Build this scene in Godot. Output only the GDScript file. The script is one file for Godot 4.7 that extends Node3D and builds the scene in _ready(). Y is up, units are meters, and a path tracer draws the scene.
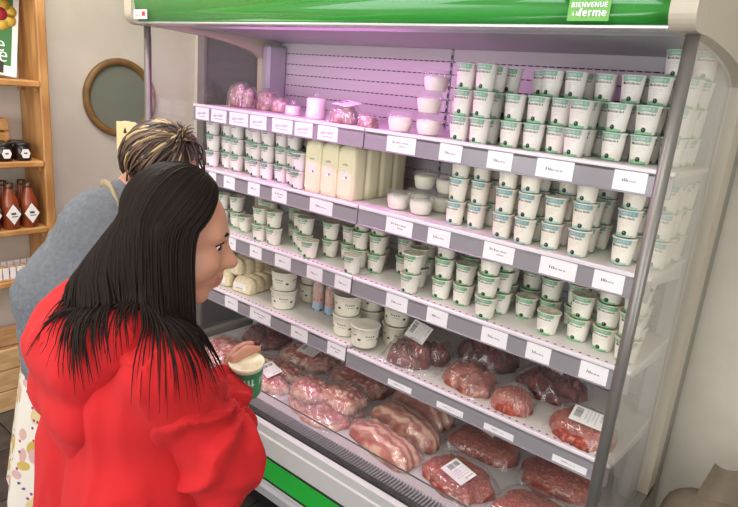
extends Node3D
# A farm shop: an open refrigerated display case full of yoghurt pots and packed meat, two customers in front of it.

var rng := RandomNumberGenerator.new()
var used := {}
var M := {}

# ---------------------------------------------------------------- mesh helpers
class MB:
	var st := SurfaceTool.new()
	var xf := Transform3D.IDENTITY
	var col := Color.WHITE
	func _init():
		st.begin(Mesh.PRIMITIVE_TRIANGLES)
		st.set_smooth_group(0xFFFFFFFF)
	func smooth(on: bool):
		st.set_smooth_group(0 if on else 0xFFFFFFFF)
	func v(p: Vector3, uv: Vector2):
		st.set_color(col)
		st.set_uv(uv)
		st.add_vertex(xf * p)
	func tri(a: Vector3, b: Vector3, c: Vector3, out: Vector3, ua := Vector2.ZERO, ub := Vector2.ZERO, uc := Vector2.ZERO):
		if (b - a).cross(c - a).dot(out) > 0.0:
			v(a, ua); v(c, uc); v(b, ub)
		else:
			v(a, ua); v(b, ub); v(c, uc)
	func quad(a: Vector3, b: Vector3, c: Vector3, d: Vector3, out: Vector3, ua := Vector2(0, 1), ub := Vector2(1, 1), uc := Vector2(1, 0), ud := Vector2(0, 0)):
		tri(a, b, c, out, ua, ub, uc)
		tri(a, c, d, out, ua, uc, ud)
	func box(c: Vector3, s: Vector3, b := 0.002):
		var h := s * 0.5
		b = minf(b, minf(h.x, minf(h.y, h.z)) * 0.9)
		var vv := func(sg: Vector3, ax: int) -> Vector3:
			var p := sg * h
			for i in 3:
				if i != ax:
					p[i] -= sg[i] * b
			return c + p
		for a in 3:
			var u := (a + 1) % 3
			var w := (a + 2) % 3
			for t: float in [-1.0, 1.0]:
				var q := []
				for k in [[-1.0, -1.0], [1.0, -1.0], [1.0, 1.0], [-1.0, 1.0]]:
					var sg := Vector3.ZERO
					sg[a] = t; sg[u] = k[0]; sg[w] = k[1]
					q.append(vv.call(sg, a))
				var n := Vector3.ZERO
				n[a] = t
				quad(q[0], q[1], q[2], q[3], n)
			for t1: float in [-1.0, 1.0]:
				for t2: float in [-1.0, 1.0]:
					var s0 := Vector3.ZERO
					s0[u] = t1; s0[w] = t2
					var s1 := s0
					s0[a] = -1.0; s1[a] = 1.0
					var n2 := Vector3.ZERO
					n2[u] = t1; n2[w] = t2
					quad(vv.call(s0, u), vv.call(s1, u), vv.call(s1, w), vv.call(s0, w), n2)
		for x: float in [-1.0, 1.0]:
			for y: float in [-1.0, 1.0]:
				for z: float in [-1.0, 1.0]:
					var sg := Vector3(x, y, z)
					tri(vv.call(sg, 0), vv.call(sg, 1), vv.call(sg, 2), sg)
	func lathe(prof: Array, seg := 20, u0 := 0.0, vh := 0.0):
		smooth(true)
		var total := 0.0
		var ls := [0.0]
		for i in range(1, prof.size()):
			total += prof[i].distance_to(prof[i - 1])
			ls.append(total)
		for i in prof.size() - 1:
			var p: Vector2 = prof[i]
			var q: Vector2 = prof[i + 1]
			var t := (q - p)
			for j in seg:
				var a0 := TAU * j / seg
				var a1 := TAU * (j + 1) / seg
				var am := (a0 + a1) * 0.5
				var ref := Vector3(t.y * sin(am), -t.x, t.y * cos(am))
				var p0 := Vector3(p.x * sin(a0), p.y, p.x * cos(a0))
				var p1 := Vector3(p.x * sin(a1), p.y, p.x * cos(a1))
				var q0 := Vector3(q.x * sin(a0), q.y, q.x * cos(a0))
				var q1 := Vector3(q.x * sin(a1), q.y, q.x * cos(a1))
				var ua := float(j) / seg + u0
				var ub := float(j + 1) / seg + u0
				var va: float = 1.0 - ls[i] / total
				var vb: float = 1.0 - ls[i + 1] / total
				if vh > 0.0:
					va = 1.0 - p.y / vh
					vb = 1.0 - q.y / vh
				if p.x > 1e-6:
					tri(p0, p1, q1, ref, Vector2(ua, va), Vector2(ub, va), Vector2(ub, vb))
				if q.x > 1e-6:
					tri(p0, q1, q0, ref, Vector2(ua, va), Vector2(ub, vb), Vector2(ua, vb))
		smooth(false)
	func tube(path: Array, radii: Array, sides := 6, flat := 1.0):
		smooth(true)
		var rings := []
		var nrm := Vector3.UP
		for i in path.size():
			var d: Vector3 = (path[mini(i + 1, path.size() - 1)] - path[maxi(i - 1, 0)]).normalized()
			if i == 0:
				nrm = d.cross(Vector3(0.31, 0.2, 0.93)).normalized()
			else:
				nrm = (nrm - d * nrm.dot(d)).normalized()
			var bn := d.cross(nrm)
			var ring := []
			for k in sides:
				var a := TAU * k / sides
				ring.append(path[i] + (nrm * cos(a) + bn * sin(a) * flat) * radii[mini(i, radii.size() - 1)])
			rings.append(ring)
		for i in path.size() - 1:
			for k in sides:
				var k1 := (k + 1) % sides
				var mid: Vector3 = (rings[i][k] + rings[i][k1]) * 0.5 - path[i]
				quad(rings[i][k], rings[i][k1], rings[i + 1][k1], rings[i + 1][k], mid + ((rings[i + 1][k] - path[i + 1]) as Vector3))
		for e in [0, path.size() - 1]:
			var o: Vector3 = (path[0] - path[1]) if e == 0 else (path[e] - path[e - 1])
			for k in range(1, sides - 1):
				tri(rings[e][0], rings[e][k], rings[e][k + 1], o)
		smooth(false)
	# polygon in two axes pushed along the third: ax 0 -> (z, y) along x; ax 2 -> (x, y) along z; ax 1 -> (x, z) along y
	func ext(poly: PackedVector2Array, ax: int, d0: float, d1: float):
		var p3 := func(p: Vector2, d: float) -> Vector3:
			if ax == 0: return Vector3(d, p.y, p.x)
			if ax == 1: return Vector3(p.x, d, p.y)
			return Vector3(p.x, p.y, d)
		var n0 := Vector3.ZERO
		n0[ax] = signf(d0 - d1)
		var t := Geometry2D.triangulate_polygon(poly)
		for i in range(0, t.size(), 3):
			tri(p3.call(poly[t[i]], d0), p3.call(poly[t[i + 1]], d0), p3.call(poly[t[i + 2]], d0), n0)
			tri(p3.call(poly[t[i]], d1), p3.call(poly[t[i + 1]], d1), p3.call(poly[t[i + 2]], d1), -n0)
		var cw := Geometry2D.is_polygon_clockwise(poly)
		for i in poly.size():
			var a := poly[i]
			var b := poly[(i + 1) % poly.size()]
			var e := b - a
			var n := Vector2(e.y, -e.x) * (-1.0 if cw else 1.0)
			quad(p3.call(a, d0), p3.call(b, d0), p3.call(b, d1), p3.call(a, d1), p3.call(n, 0.0))
	func done() -> ArrayMesh:
		st.generate_normals()
		st.index()
		return st.commit()

func numbered(n: String) -> String:
	used[n] = used.get(n, -1) + 1
	return n if used[n] == 0 else "%s_%03d" % [n, used[n]]

func tag(o: Node3D, label := "", category := "", group := "", kind := "") -> Node3D:
	if label: o.set_meta("label", label)
	if category: o.set_meta("category", category)
	if group: o.set_meta("group", group)
	if kind: o.set_meta("kind", kind)
	return o

func thing(called: String, label: String, category: String, at := Vector3.ZERO, group := "", turn := 0.0) -> Node3D:
	var o := Node3D.new()
	o.name = numbered(called)
	add_child(o, true)
	o.position = at
	o.rotation.y = turn
	return tag(o, label, category, group)

func part(parent: Node3D, called: String, mesh: Mesh, mat: Material, at := Vector3.ZERO, label := "") -> MeshInstance3D:
	var o := MeshInstance3D.new()
	o.name = called
	o.mesh = mesh
	o.material_override = mat
	o.position = at
	parent.add_child(o, true)
	if label: o.set_meta("label", label)
	return o

func struct_part(called: String, mesh: Mesh, mat: Material) -> MeshInstance3D:
	var o := part(self, called, mesh, mat)
	o.set_meta("kind", "structure")
	return o

func copy(src: Node3D, called: String, at: Vector3, turn := 0.0, label := "", group := "") -> Node3D:
	var o: Node3D = src.duplicate()
	o.name = numbered(called)
	add_child(o, true)
	o.position = at
	o.rotation.y = turn
	if label: o.set_meta("label", label)
	if group: o.set_meta("group", group)
	return o

func box_mesh(c: Vector3, s: Vector3, b := 0.002) -> ArrayMesh:
	var m := MB.new()
	m.box(c, s, b)
	return m.done()

func lathe_mesh(prof: Array, seg := 20, u0 := 0.0) -> ArrayMesh:
	var m := MB.new()
	m.lathe(prof, seg, u0)
	return m.done()

# ---------------------------------------------------------------- materials
func mat(c: Color, rough := 0.6, metal := 0.0, spec := 0.5) -> StandardMaterial3D:
	var m := StandardMaterial3D.new()
	m.albedo_color = c
	m.roughness = rough
	m.metallic = metal
	m.metallic_specular = spec
	return m

func pane(c: Color, alpha: float, rough := 0.0) -> StandardMaterial3D:
	var m := mat(c, rough)
	m.transparency = BaseMaterial3D.TRANSPARENCY_ALPHA
	m.albedo_color = Color(c, alpha)
	return m

func noise(freq: float, oct := 3, kind := FastNoiseLite.TYPE_SIMPLEX_SMOOTH, seed_ := 1) -> FastNoiseLite:
	var n := FastNoiseLite.new()
	n.noise_type = kind
	n.frequency = freq
	n.fractal_octaves = oct
	n.seed = seed_
	return n

func noise_tex(n: FastNoiseLite, a: Color, b: Color, size := 256, lo := 0.3, hi := 0.7) -> NoiseTexture2D:
	var t := NoiseTexture2D.new()
	t.width = size
	t.height = size
	t.seamless = true
	t.noise = n
	var g := Gradient.new()
	g.set_color(0, a); g.set_color(1, b)
	g.set_offset(0, lo); g.set_offset(1, hi)
	t.color_ramp = g
	return t

func tri_mat(tex: Texture2D, scale: Vector3, rough := 0.6, spec := 0.5) -> StandardMaterial3D:
	var m := mat(Color.WHITE, rough, 0.0, spec)
	m.albedo_texture = tex
	m.uv1_triplanar = true
	m.uv1_world_triplanar = true
	m.uv1_scale = scale
	return m

func tex_mat(img: Image, rough := 0.5) -> StandardMaterial3D:
	var m := mat(Color.WHITE, rough)
	img.generate_mipmaps()
	m.albedo_texture = ImageTexture.create_from_image(img)
	return m

func c8(r: int, g: int, b: int) -> Color:
	return Color(r / 255.0, g / 255.0, b / 255.0)

func blot(img: Image, cx: float, cy: float, rx: float, ry: float, c: Color):
	for y in range(maxi(0, int(cy - ry)), mini(img.get_height(), int(cy + ry) + 1)):
		for x in range(maxi(0, int(cx - rx)), mini(img.get_width(), int(cx + rx) + 1)):
			if pow((x - cx) / rx, 2) + pow((y - cy) / ry, 2) <= 1.0:
				img.set_pixel(x, y, c)

func scribble(img: Image, x0: int, y0: int, w: int, h: int, c: Color, bold := 2):
	# a line of unreadably small lettering
	var x := x0
	while x < x0 + w:
		var lw := rng.randi_range(bold, bold + 2)
		var up := rng.randi_range(0, h / 3)
		img.fill_rect(Rect2i(x, y0 + up, bold, h - up), c)
		if rng.randf() < 0.6:
			img.fill_rect(Rect2i(x, y0 + rng.randi_range(up, h - bold), lw + 1, bold), c)
		x += lw + bold + (3 if rng.randf() < 0.15 else 0)

func pot_tex(band: Color, base: Color, emblem: Color, hill: Color) -> Image:
	var w := 384
	var h := 160
	var img := Image.create(w, h, true, Image.FORMAT_RGB8)
	img.fill(base)
	var c0 := w / 2 - 58
	var c1 := w / 2 + 58
	for x in range(c0, c1):
		var ed := absf(x - w / 2.0) / 58.0
		var top := 6
		var bot := 35 + int(3 * sin(x * 0.09))
		for y in range(top, bot):
			img.set_pixel(x, y, band)
		img.fill_rect(Rect2i(x, 140 - int(7 * sin(x * 0.045) * (1.0 - ed * 0.4)), 1, 22), hill)
	for k in 5:
		blot(img, w / 2 - 34 + k * 17 + rng.randf_range(-3, 3), 20, 6, 8, band.lerp(Color.WHITE, 0.28))
	scribble(img, w / 2 - 22, 13, 40, 12, band.lerp(Color.WHITE, 0.65), 2)
	# the brand in dark brush letters on a white ground
	blot(img, w / 2 - 44, 46, 8, 7, emblem)
	scribble(img, w / 2 - 40, 41, 88, 13, emblem, 3)
	for k in 4:
		scribble(img, w / 2 - 40 + 5 * (k % 2), 66 + k * 10, 76 - 9 * k, 4, base.lerp(emblem, 0.28), 1)
	blot(img, w / 2, 133, 14, 14, emblem)
	img.fill_rect(Rect2i(w / 2 - 3, 126, 3, 8), base.lerp(hill, 0.5))
	img.fill_rect(Rect2i(w / 2 - 18, 146, 37, 6), hill)
	return img

func tag_tex(kind: int) -> Image:
	var img := Image.create(128, 96, true, Image.FORMAT_RGB8)
	img.fill(c8(240, 238, 240))
	var ink := c8(62, 56, 66)
	if kind == 0:
		scribble(img, 34, 38, 18, 17, ink, 3)
		scribble(img, 54, 46, 38, 9, ink, 2)
	elif kind == 1:
		scribble(img, 26, 26, 20, 14, ink, 3)
		scribble(img, 48, 32, 50, 8, ink, 2)
		scribble(img, 58, 52, 30, 8, ink, 2)
	elif kind == 2:
		for k in 80:
			var x := 18 + k
			var y := 48 + int(11 * sin(k * 0.5) * (0.5 + 0.5 * sin(k * 0.13)))
			img.fill_rect(Rect2i(x, y - k / 8, 3, 3), c8(84, 60, 110))
		img.fill_rect(Rect2i(30, 68, 66, 3), c8(84, 60, 110))
	else:
		scribble(img, 34, 36, 26, 15, ink, 3)
		scribble(img, 62, 42, 26, 9, ink, 2)
	return img

func label_tex() -> Image:
	var img := Image.create(160, 128, true, Image.FORMAT_RGB8)
	img.fill(c8(243, 241, 238))
	scribble(img, 12, 12, 70, 9, c8(110, 108, 112), 2)
	for k in 4:
		scribble(img, 12, 32 + k * 13, 120 - 20 * (k % 2), 5, c8(160, 158, 160), 1)
	var x := 16
	while x < 110:
		var w := rng.randi_range(1, 4)
		img.fill_rect(Rect2i(x, 90, w, 28), c8(40, 40, 44))
		x += w + rng.randi_range(1, 4)
	return img

# ---------------------------------------------------------------- bodies: joined tapered capsules meshed as surface nets
class Field:
	var o: Vector3
	var nx: int
	var ny: int
	var nz: int
	var h: float
	var k: float
	var a := PackedFloat32Array()
	func _init(lo: Vector3, hi: Vector3, cell: float, soft: float):
		o = lo; h = cell; k = soft
		nx = int((hi.x - lo.x) / h) + 2
		ny = int((hi.y - lo.y) / h) + 2
		nz = int((hi.z - lo.z) / h) + 2
		a.resize(nx * ny * nz)
	func span(lo: Vector3, hi: Vector3) -> Array:
		var m := k * 4.0
		return [clampi(int((lo.x - m - o.x) / h), 0, nx), clampi(int((hi.x + m - o.x) / h) + 2, 0, nx), clampi(int((lo.y - m - o.y) / h), 0, ny), clampi(int((hi.y + m - o.y) / h) + 2, 0, ny), clampi(int((lo.z - m - o.z) / h), 0, nz), clampi(int((hi.z + m - o.z) / h) + 2, 0, nz)]
	func cap(p: Vector3, q: Vector3, rp: float, rq: float):
		var r := Vector3.ONE * maxf(rp, rq)
		var s := span(p.min(q) - r, p.max(q) + r)
		var d := q - p
		var dd := maxf(d.length_squared(), 1e-9)
		var ik := 1.0 / k
		var lim := -4.5
		for z in range(s[4], s[5]):
			for y in range(s[2], s[3]):
				var b := (z * ny + y) * nx
				var pt := Vector3(o.x, o.y + y * h, o.z + z * h) - p
				for x in range(s[0], s[1]):
					pt.x = o.x + x * h - p.x
					var t := clampf(pt.dot(d) / dd, 0.0, 1.0)
					var e := (rp + (rq - rp) * t - (pt - d * t).length()) * ik
					if e > lim:
						a[b + x] += exp(minf(e, 25.0))
	func ell(c: Vector3, bs: Basis, r: Vector3):
		var ext := Vector3.ZERO
		for i in 3:
			ext[i] = sqrt(pow(bs.x[i] * r.x, 2) + pow(bs.y[i] * r.y, 2) + pow(bs.z[i] * r.z, 2))
		var s := span(c - ext, c + ext)
		var ik := 1.0 / k
		for z in range(s[4], s[5]):
			for y in range(s[2], s[3]):
				var b := (z * ny + y) * nx
				for x in range(s[0], s[1]):
					var pt := Vector3(o.x + x * h, o.y + y * h, o.z + z * h) - c
					var l := Vector3(pt.dot(bs.x), pt.dot(bs.y), pt.dot(bs.z)) / r
					var k0 := l.length()
					var k1 := (l / r).length()
					var e := (-k0 * (k0 - 1.0) / maxf(k1, 1e-6)) * ik
					if k0 < 1e-4: e = 25.0
					if e > -4.5:
						a[b + x] += exp(minf(e, 25.0))
	func build(disp = null, tint = null, into: ArrayMesh = null) -> ArrayMesh:
		var idx := PackedInt32Array()
		idx.resize(nx * ny * nz)
		idx.fill(-1)
		var vs := PackedVector3Array()
		var sx := 1
		var sy := nx
		var sz := nx * ny
		var offs := [0, sx, sy, sx + sy, sz, sx + sz, sy + sz, sx + sy + sz]
		var edges := [[0, 1], [2, 3], [4, 5], [6, 7], [0, 2], [1, 3], [4, 6], [5, 7], [0, 4], [1, 5], [2, 6], [3, 7]]
		var far := 5.0 * k
		for z in nz - 1:
			for y in ny - 1:
				var b := (z * ny + y) * nx
				for x in nx - 1:
					var i := b + x
					var s0 := a[i] > 1.0
					if s0 == (a[i + sx] > 1.0) and s0 == (a[i + sy] > 1.0) and s0 == (a[i + sz] > 1.0) and s0 == (a[i + sx + sy] > 1.0) and s0 == (a[i + sx + sz] > 1.0) and s0 == (a[i + sy + sz] > 1.0) and s0 == (a[i + sx + sy + sz] > 1.0):
						continue
					var val := []
					for q in 8:
						var t := a[i + offs[q]]
						val.append(-k * log(t) if t > 1e-3 else far)
					var acc := Vector3.ZERO
					var n := 0
					for e in edges:
						var v0: float = val[e[0]]
						var v1: float = val[e[1]]
						if (v0 < 0.0) != (v1 < 0.0):
							var t := v0 / (v0 - v1)
							var p0 := Vector3(e[0] & 1, (e[0] >> 1) & 1, e[0] >> 2)
							var p1 := Vector3(e[1] & 1, (e[1] >> 1) & 1, e[1] >> 2)
							acc += p0.lerp(p1, t)
							n += 1
					if n == 0:
						continue
					idx[i] = vs.size()
					vs.append(o + (Vector3(x, y, z) + acc / n) * h)
		var tris := PackedInt32Array()
		for z in range(1, nz - 1):
			for y in range(1, ny - 1):
				var b := (z * ny + y) * nx
				for x in range(1, nx - 1):
					var i := b + x
					if idx[i] < 0:
						continue
					var s0 := a[i] > 1.0
					for ax in 3:
						var st: int = [sx, sy, sz][ax]
						var s1 := a[i + st] > 1.0
						if s0 == s1:
							continue
						var u: int = [sy, sz, sx][ax]
						var w: int = [sz, sx, sy][ax]
						var q := [idx[i], idx[i - u], idx[i - u - w], idx[i - w]]
						if q.min() < 0:
							continue
						if s0:
							tris.append_array([q[0], q[2], q[1], q[0], q[3], q[2]])
						else:
							tris.append_array([q[0], q[1], q[2], q[0], q[2], q[3]])
		var ns := PackedVector3Array()
		for pass_ in (2 if disp != null else 1):
			ns = PackedVector3Array()
			ns.resize(vs.size())
			for t in range(0, tris.size(), 3):
				var p := vs[tris[t]]
				var nn := (vs[tris[t + 2]] - p).cross(vs[tris[t + 1]] - p)
				ns[tris[t]] += nn; ns[tris[t + 1]] += nn; ns[tris[t + 2]] += nn
			for i in vs.size():
				ns[i] = ns[i].normalized()
			if disp != null and pass_ == 0:
				for i in vs.size():
					vs[i] += ns[i] * disp.call(vs[i], ns[i])
		var arr := []
		arr.resize(Mesh.ARRAY_MAX)
		arr[Mesh.ARRAY_VERTEX] = vs
		arr[Mesh.ARRAY_NORMAL] = ns
		arr[Mesh.ARRAY_INDEX] = tris
		var cs := PackedColorArray()
		for i in vs.size():
			cs.append(tint.call(vs[i], ns[i]) if tint != null else Color.WHITE)
		arr[Mesh.ARRAY_COLOR] = cs
		var m := into if into else ArrayMesh.new()
		m.add_surface_from_arrays(Mesh.PRIMITIVE_TRIANGLES, arr)
		return m

func cap_dist(p: Vector3, list: Array) -> float:
	var best := 9.0
	for c in list:
		var a: Vector3 = c[0]
		var d: Vector3 = c[1] - a
		var t := clampf((p - a).dot(d) / maxf(d.length_squared(), 1e-9), 0.0, 1.0)
		best = minf(best, (p - a - d * t).length() - lerpf(c[2], c[3], t))
	return best

func push_out(p: Vector3, list: Array, gap: float) -> Vector3:
	for it in 2:
		var d := cap_dist(p, list)
		if d >= gap:
			return p
		var e := 0.004
		var g := Vector3(cap_dist(p + Vector3(e, 0, 0), list) - d, cap_dist(p + Vector3(0, e, 0), list) - d, cap_dist(p + Vector3(0, 0, e), list) - d)
		p += g.normalized() * (gap - d)
	return p

func head_field(fl: Field, c: Vector3, b: Basis, s := 1.0):
	# b.x = the person's right, b.y = up, b.z = where the face looks
	var at := func(x: float, y: float, z: float) -> Vector3: return c + b * (Vector3(x, y, z) * s)
	fl.ell(at.call(0, 0.03, -0.002), b, Vector3(0.069, 0.08, 0.078) * s)
	fl.ell(at.call(0, -0.032, 0.028), b, Vector3(0.056, 0.074, 0.058) * s)
	fl.ell(at.call(0, 0.03, 0.05), b, Vector3(0.052, 0.04, 0.032) * s)
	fl.cap(at.call(-0.012, -0.092, 0.062), at.call(0.012, -0.092, 0.062), 0.019 * s, 0.019 * s)
	fl.cap(at.call(0, 0.008, 0.08), at.call(0, -0.026, 0.108), 0.008 * s, 0.0115 * s)
	for sd: float in [-1.0, 1.0]:
		fl.cap(at.call(0.011 * sd, -0.031, 0.087), at.call(0.009 * sd, -0.03, 0.094), 0.007 * s, 0.006 * s)
		fl.cap(at.call(0.034 * sd, -0.028, 0.058), at.call(0.04 * sd, -0.045, 0.045), 0.024 * s, 0.02 * s)
		fl.cap(at.call(0.012 * sd, 0.022, 0.081), at.call(0.042 * sd, 0.022, 0.066), 0.008 * s, 0.007 * s)
		fl.ell(at.call(0.066 * sd, -0.008, -0.004), b, Vector3(0.009, 0.028, 0.017) * s)
		fl.cap(at.call(0, -0.0565, 0.0885), at.call(0.017 * sd, -0.059, 0.077), 0.0062 * s, 0.0035 * s)
		fl.cap(at.call(0, -0.0685, 0.0855), at.call(0.014 * sd, -0.065, 0.077), 0.0066 * s, 0.0035 * s)

func hand(fl: Field, wrist: Vector3, palm_dir: Vector3, thumb_dir: Vector3, curl_dir: Vector3, curl: float):
	# palm_dir runs to the knuckles, thumb_dir to the thumb's side, curl_dir is where the palm faces
	var pl := 0.075
	fl.cap(wrist, wrist + palm_dir * 0.03, 0.022, 0.024)
	for i in 4:
		var off := thumb_dir * (0.027 - 0.018 * i)
		var k := wrist + palm_dir * (pl - 0.004 * absf(i - 1.2)) + off
		fl.cap(wrist + palm_dir * 0.02 + off * 0.6, k, 0.014, 0.0105)
		var len_: float = [0.066, 0.072, 0.067, 0.052][i]
		var d := palm_dir
		var p := k
		for sgm in 3:
			var an: float = curl * [0.6, 1.0, 0.7][sgm]
			d = (d * cos(an) + curl_dir * sin(an)).normalized()
			var q: Vector3 = p + d * len_ * [0.45, 0.31, 0.24][sgm]
			fl.cap(p, q, 0.0088 - 0.0007 * sgm, 0.0081 - 0.0007 * sgm)
			p = q
	var t0 := wrist + palm_dir * 0.022 + thumb_dir * 0.018
	var t1 := t0 + (thumb_dir * 0.75 + palm_dir * 0.5 + curl_dir * 0.35).normalized() * 0.034
	var t2 := t1 + (palm_dir * 0.6 + curl_dir * 0.7 + thumb_dir * 0.2).normalized() * 0.03
	var t3 := t2 + (palm_dir * 0.5 + curl_dir * 0.9 - thumb_dir * 0.2).normalized() * 0.024
	fl.cap(t0, t1, 0.014, 0.011)
	fl.cap(t1, t2, 0.0105, 0.0095)
	fl.cap(t2, t3, 0.0095, 0.0075)

# ---------------------------------------------------------------- the setting
const XW := -3.2      # wall behind the wooden shelves
const ZB := -0.86     # wall behind the display case
const XE := 2.2
const ZF := 3.3
const YC := 2.62
const XL := -2.2545   # inner faces of the case's two ends
const XR := -0.34
const XM := -1.297    # joint between the two bays
const S1 := 1.488
const S2 := 1.228
const S3 := 0.974
const S4 := 0.698
const S4L := 0.711
const DECK := 0.392

func materials():
	var wn := noise(0.012, 4, FastNoiseLite.TYPE_SIMPLEX_SMOOTH, 5)
	M.wall = tri_mat(noise_tex(wn, c8(214, 206, 190), c8(222, 214, 199), 256), Vector3(0.7, 0.7, 0.7), 0.85)
	M.ceiling = mat(c8(225, 222, 214), 0.9)
	M.grout = mat(c8(52, 47, 43), 0.9)
	M.tiles = []
	for k in 3:
		var a := c8(62 + 6 * k, 55 + 6 * k, 51 + 5 * k)
		M.tiles.append(tri_mat(noise_tex(noise(0.03, 4, FastNoiseLite.TYPE_SIMPLEX_SMOOTH, 20 + k), a.darkened(0.1), a.lightened(0.05), 256), Vector3(1.4, 1.4, 1.4), 0.45))
	var wood := noise(0.01, 4, FastNoiseLite.TYPE_SIMPLEX_SMOOTH, 9)
	M.pine = tri_mat(noise_tex(wood, c8(176, 124, 68), c8(205, 156, 96), 256, 0.25, 0.75), Vector3(7, 1.1, 1.6), 0.5)
	M.pine_up = tri_mat(noise_tex(wood, c8(170, 118, 64), c8(198, 148, 90), 256, 0.25, 0.75), Vector3(7, 0.9, 7), 0.5)
	M.pine_pale = tri_mat(noise_tex(wood, c8(196, 156, 104), c8(220, 184, 134), 256, 0.25, 0.75), Vector3(4, 9, 1.2), 0.6)
	M.frame_wood = tri_mat(noise_tex(wood, c8(120, 88, 48), c8(146, 112, 66), 256), Vector3(4, 4, 4), 0.5)
	M.mirror = mat(c8(128, 132, 118), 0.25)
	M.door = mat(c8(54, 53, 56), 0.5)
	M.jamb = mat(c8(120, 112, 108), 0.6)
	# the case
	M.case_white = mat(c8(206, 204, 204), 0.35)
	M.shelf_white = mat(c8(226, 222, 216), 0.38)
	M.case_grey = mat(c8(168, 168, 172), 0.4)
	M.beige = mat(c8(186, 176, 158), 0.4)
	M.end_grey = mat(c8(132, 128, 120), 0.45)
	M.post = mat(c8(128, 124, 120), 0.35, 0.5)
	M.alu = mat(c8(205, 204, 204), 0.28, 0.6)
	M.rail = mat(c8(146, 143, 148), 0.2)
	M.bead = mat(c8(228, 222, 226), 0.3)
	M.dark = mat(c8(26, 26, 28), 0.5)
	M.hole = mat(c8(70, 52, 50), 0.8)
	M.slot = mat(c8(48, 42, 50), 0.8)
	M.strip = mat(c8(196, 190, 194), 0.42)
	M.green = mat(c8(46, 142, 52), 0.22)
	M.green.clearcoat_enabled = true
	M.green.clearcoat = 0.8
	M.green.clearcoat_roughness = 0.08
	M.green_plate = mat(c8(96, 168, 62), 0.3)
	M.stripe = mat(c8(40, 178, 62), 0.35)
	M.glass = pane(c8(224, 228, 218), 0.03)
	M.glass_edge = mat(c8(84, 92, 88), 0.15)
	M.white = mat(c8(240, 240, 240), 0.6)
	M.yellow = mat(c8(228, 204, 40), 0.6)
	M.red = mat(c8(196, 44, 40), 0.6)
	M.paper = mat(c8(238, 236, 230), 0.7)
	M.clear = pane(c8(244, 246, 244), 0.1, 0.05)
	M.film = pane(c8(240, 238, 236), 0.09, 0.09)
	M.film.metallic_specular = 0.9
	M.milky = mat(c8(232, 230, 214), 0.4)
	M.tags = []
	for k in 4:
		M.tags.append(tex_mat(tag_tex(k), 0.6))
	M.label = tex_mat(label_tex(), 0.55)
	M.label2 = tex_mat(label_tex(), 0.55)

func room():
	var m := MB.new()
	m.box(Vector3((XW + XE) / 2, -0.06, (ZB + ZF) / 2), Vector3(XE - XW + 0.4, 0.1, ZF - ZB + 0.4), 0.0)
	var fl := struct_part("floor", m.done(), M.grout)
	tag(fl, "dark brown grey tiled shop floor", "floor")
	var ts := 0.33
	var tm := box_mesh(Vector3(0, -0.006, 0), Vector3(ts - 0.006, 0.012, ts - 0.006), 0.0015)
	var z := ZB + ts / 2
	while z < ZF:
		var x := XW + ts / 2
		while x < XE:
			part(fl, "tile", tm, M.tiles[rng.randi() % 3], Vector3(x, rng.randf_range(-0.0004, 0.0), z))
			x += ts
		z += ts
	var t := 0.12
	m = MB.new()
	m.box(Vector3(XW - t / 2, YC / 2, (ZB + ZF) / 2), Vector3(t, YC, ZF - ZB + 2 * t), 0.0)
	tag(struct_part("wall_left", m.done(), M.wall), "cream plastered wall carrying the round mirror", "wall")
	m = MB.new()
	m.box(Vector3((XW + XE) / 2, YC / 2, ZB - t / 2), Vector3(XE - XW, YC, t), 0.0)
	tag(struct_part("wall_back", m.done(), M.wall), "cream plastered wall behind the display case", "wall")
	m = MB.new()
	m.box(Vector3(XE + t / 2, YC / 2, (ZB + ZF) / 2), Vector3(t, YC, ZF - ZB + 2 * t), 0.0)
	tag(struct_part("wall_right", m.done(), M.wall), "plain cream wall at the far end of the shop", "wall")
	m = MB.new()
	m.box(Vector3((XW + XE) / 2, YC / 2, ZF + t / 2), Vector3(XE - XW, YC, t), 0.0)
	tag(struct_part("wall_front", m.done(), M.wall), "plain cream wall facing the display case", "wall")
	m = MB.new()
	m.box(Vector3((XW + XE) / 2, YC + t / 2, (ZB + ZF) / 2), Vector3(XE - XW + 2 * t, t, ZF - ZB + 2 * t), 0.0)
	tag(struct_part("ceiling", m.done(), M.ceiling), "plain white shop ceiling", "ceiling")
	# a dark door in the back wall beside the case, seen through the case's end glass
	m = MB.new()
	m.box(Vector3(-2.72, 1.03, ZB + 0.02), Vector3(0.62, 2.06, 0.04), 0.003)
	var d := struct_part("door_1", m.done(), M.door)
	tag(d, "dark grey door behind the end glass of the case", "door")
	m = MB.new()
	m.box(Vector3(-3.06, 1.05, ZB + 0.03), Vector3(0.06, 2.1, 0.06), 0.004)
	m.box(Vector3(-2.38, 1.05, ZB + 0.03), Vector3(0.06, 2.1, 0.06), 0.004)
	m.box(Vector3(-2.72, 2.09, ZB + 0.03), Vector3(0.62, 0.06, 0.06), 0.004)
	part(d, "door_frame", m.done(), M.jamb)

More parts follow.
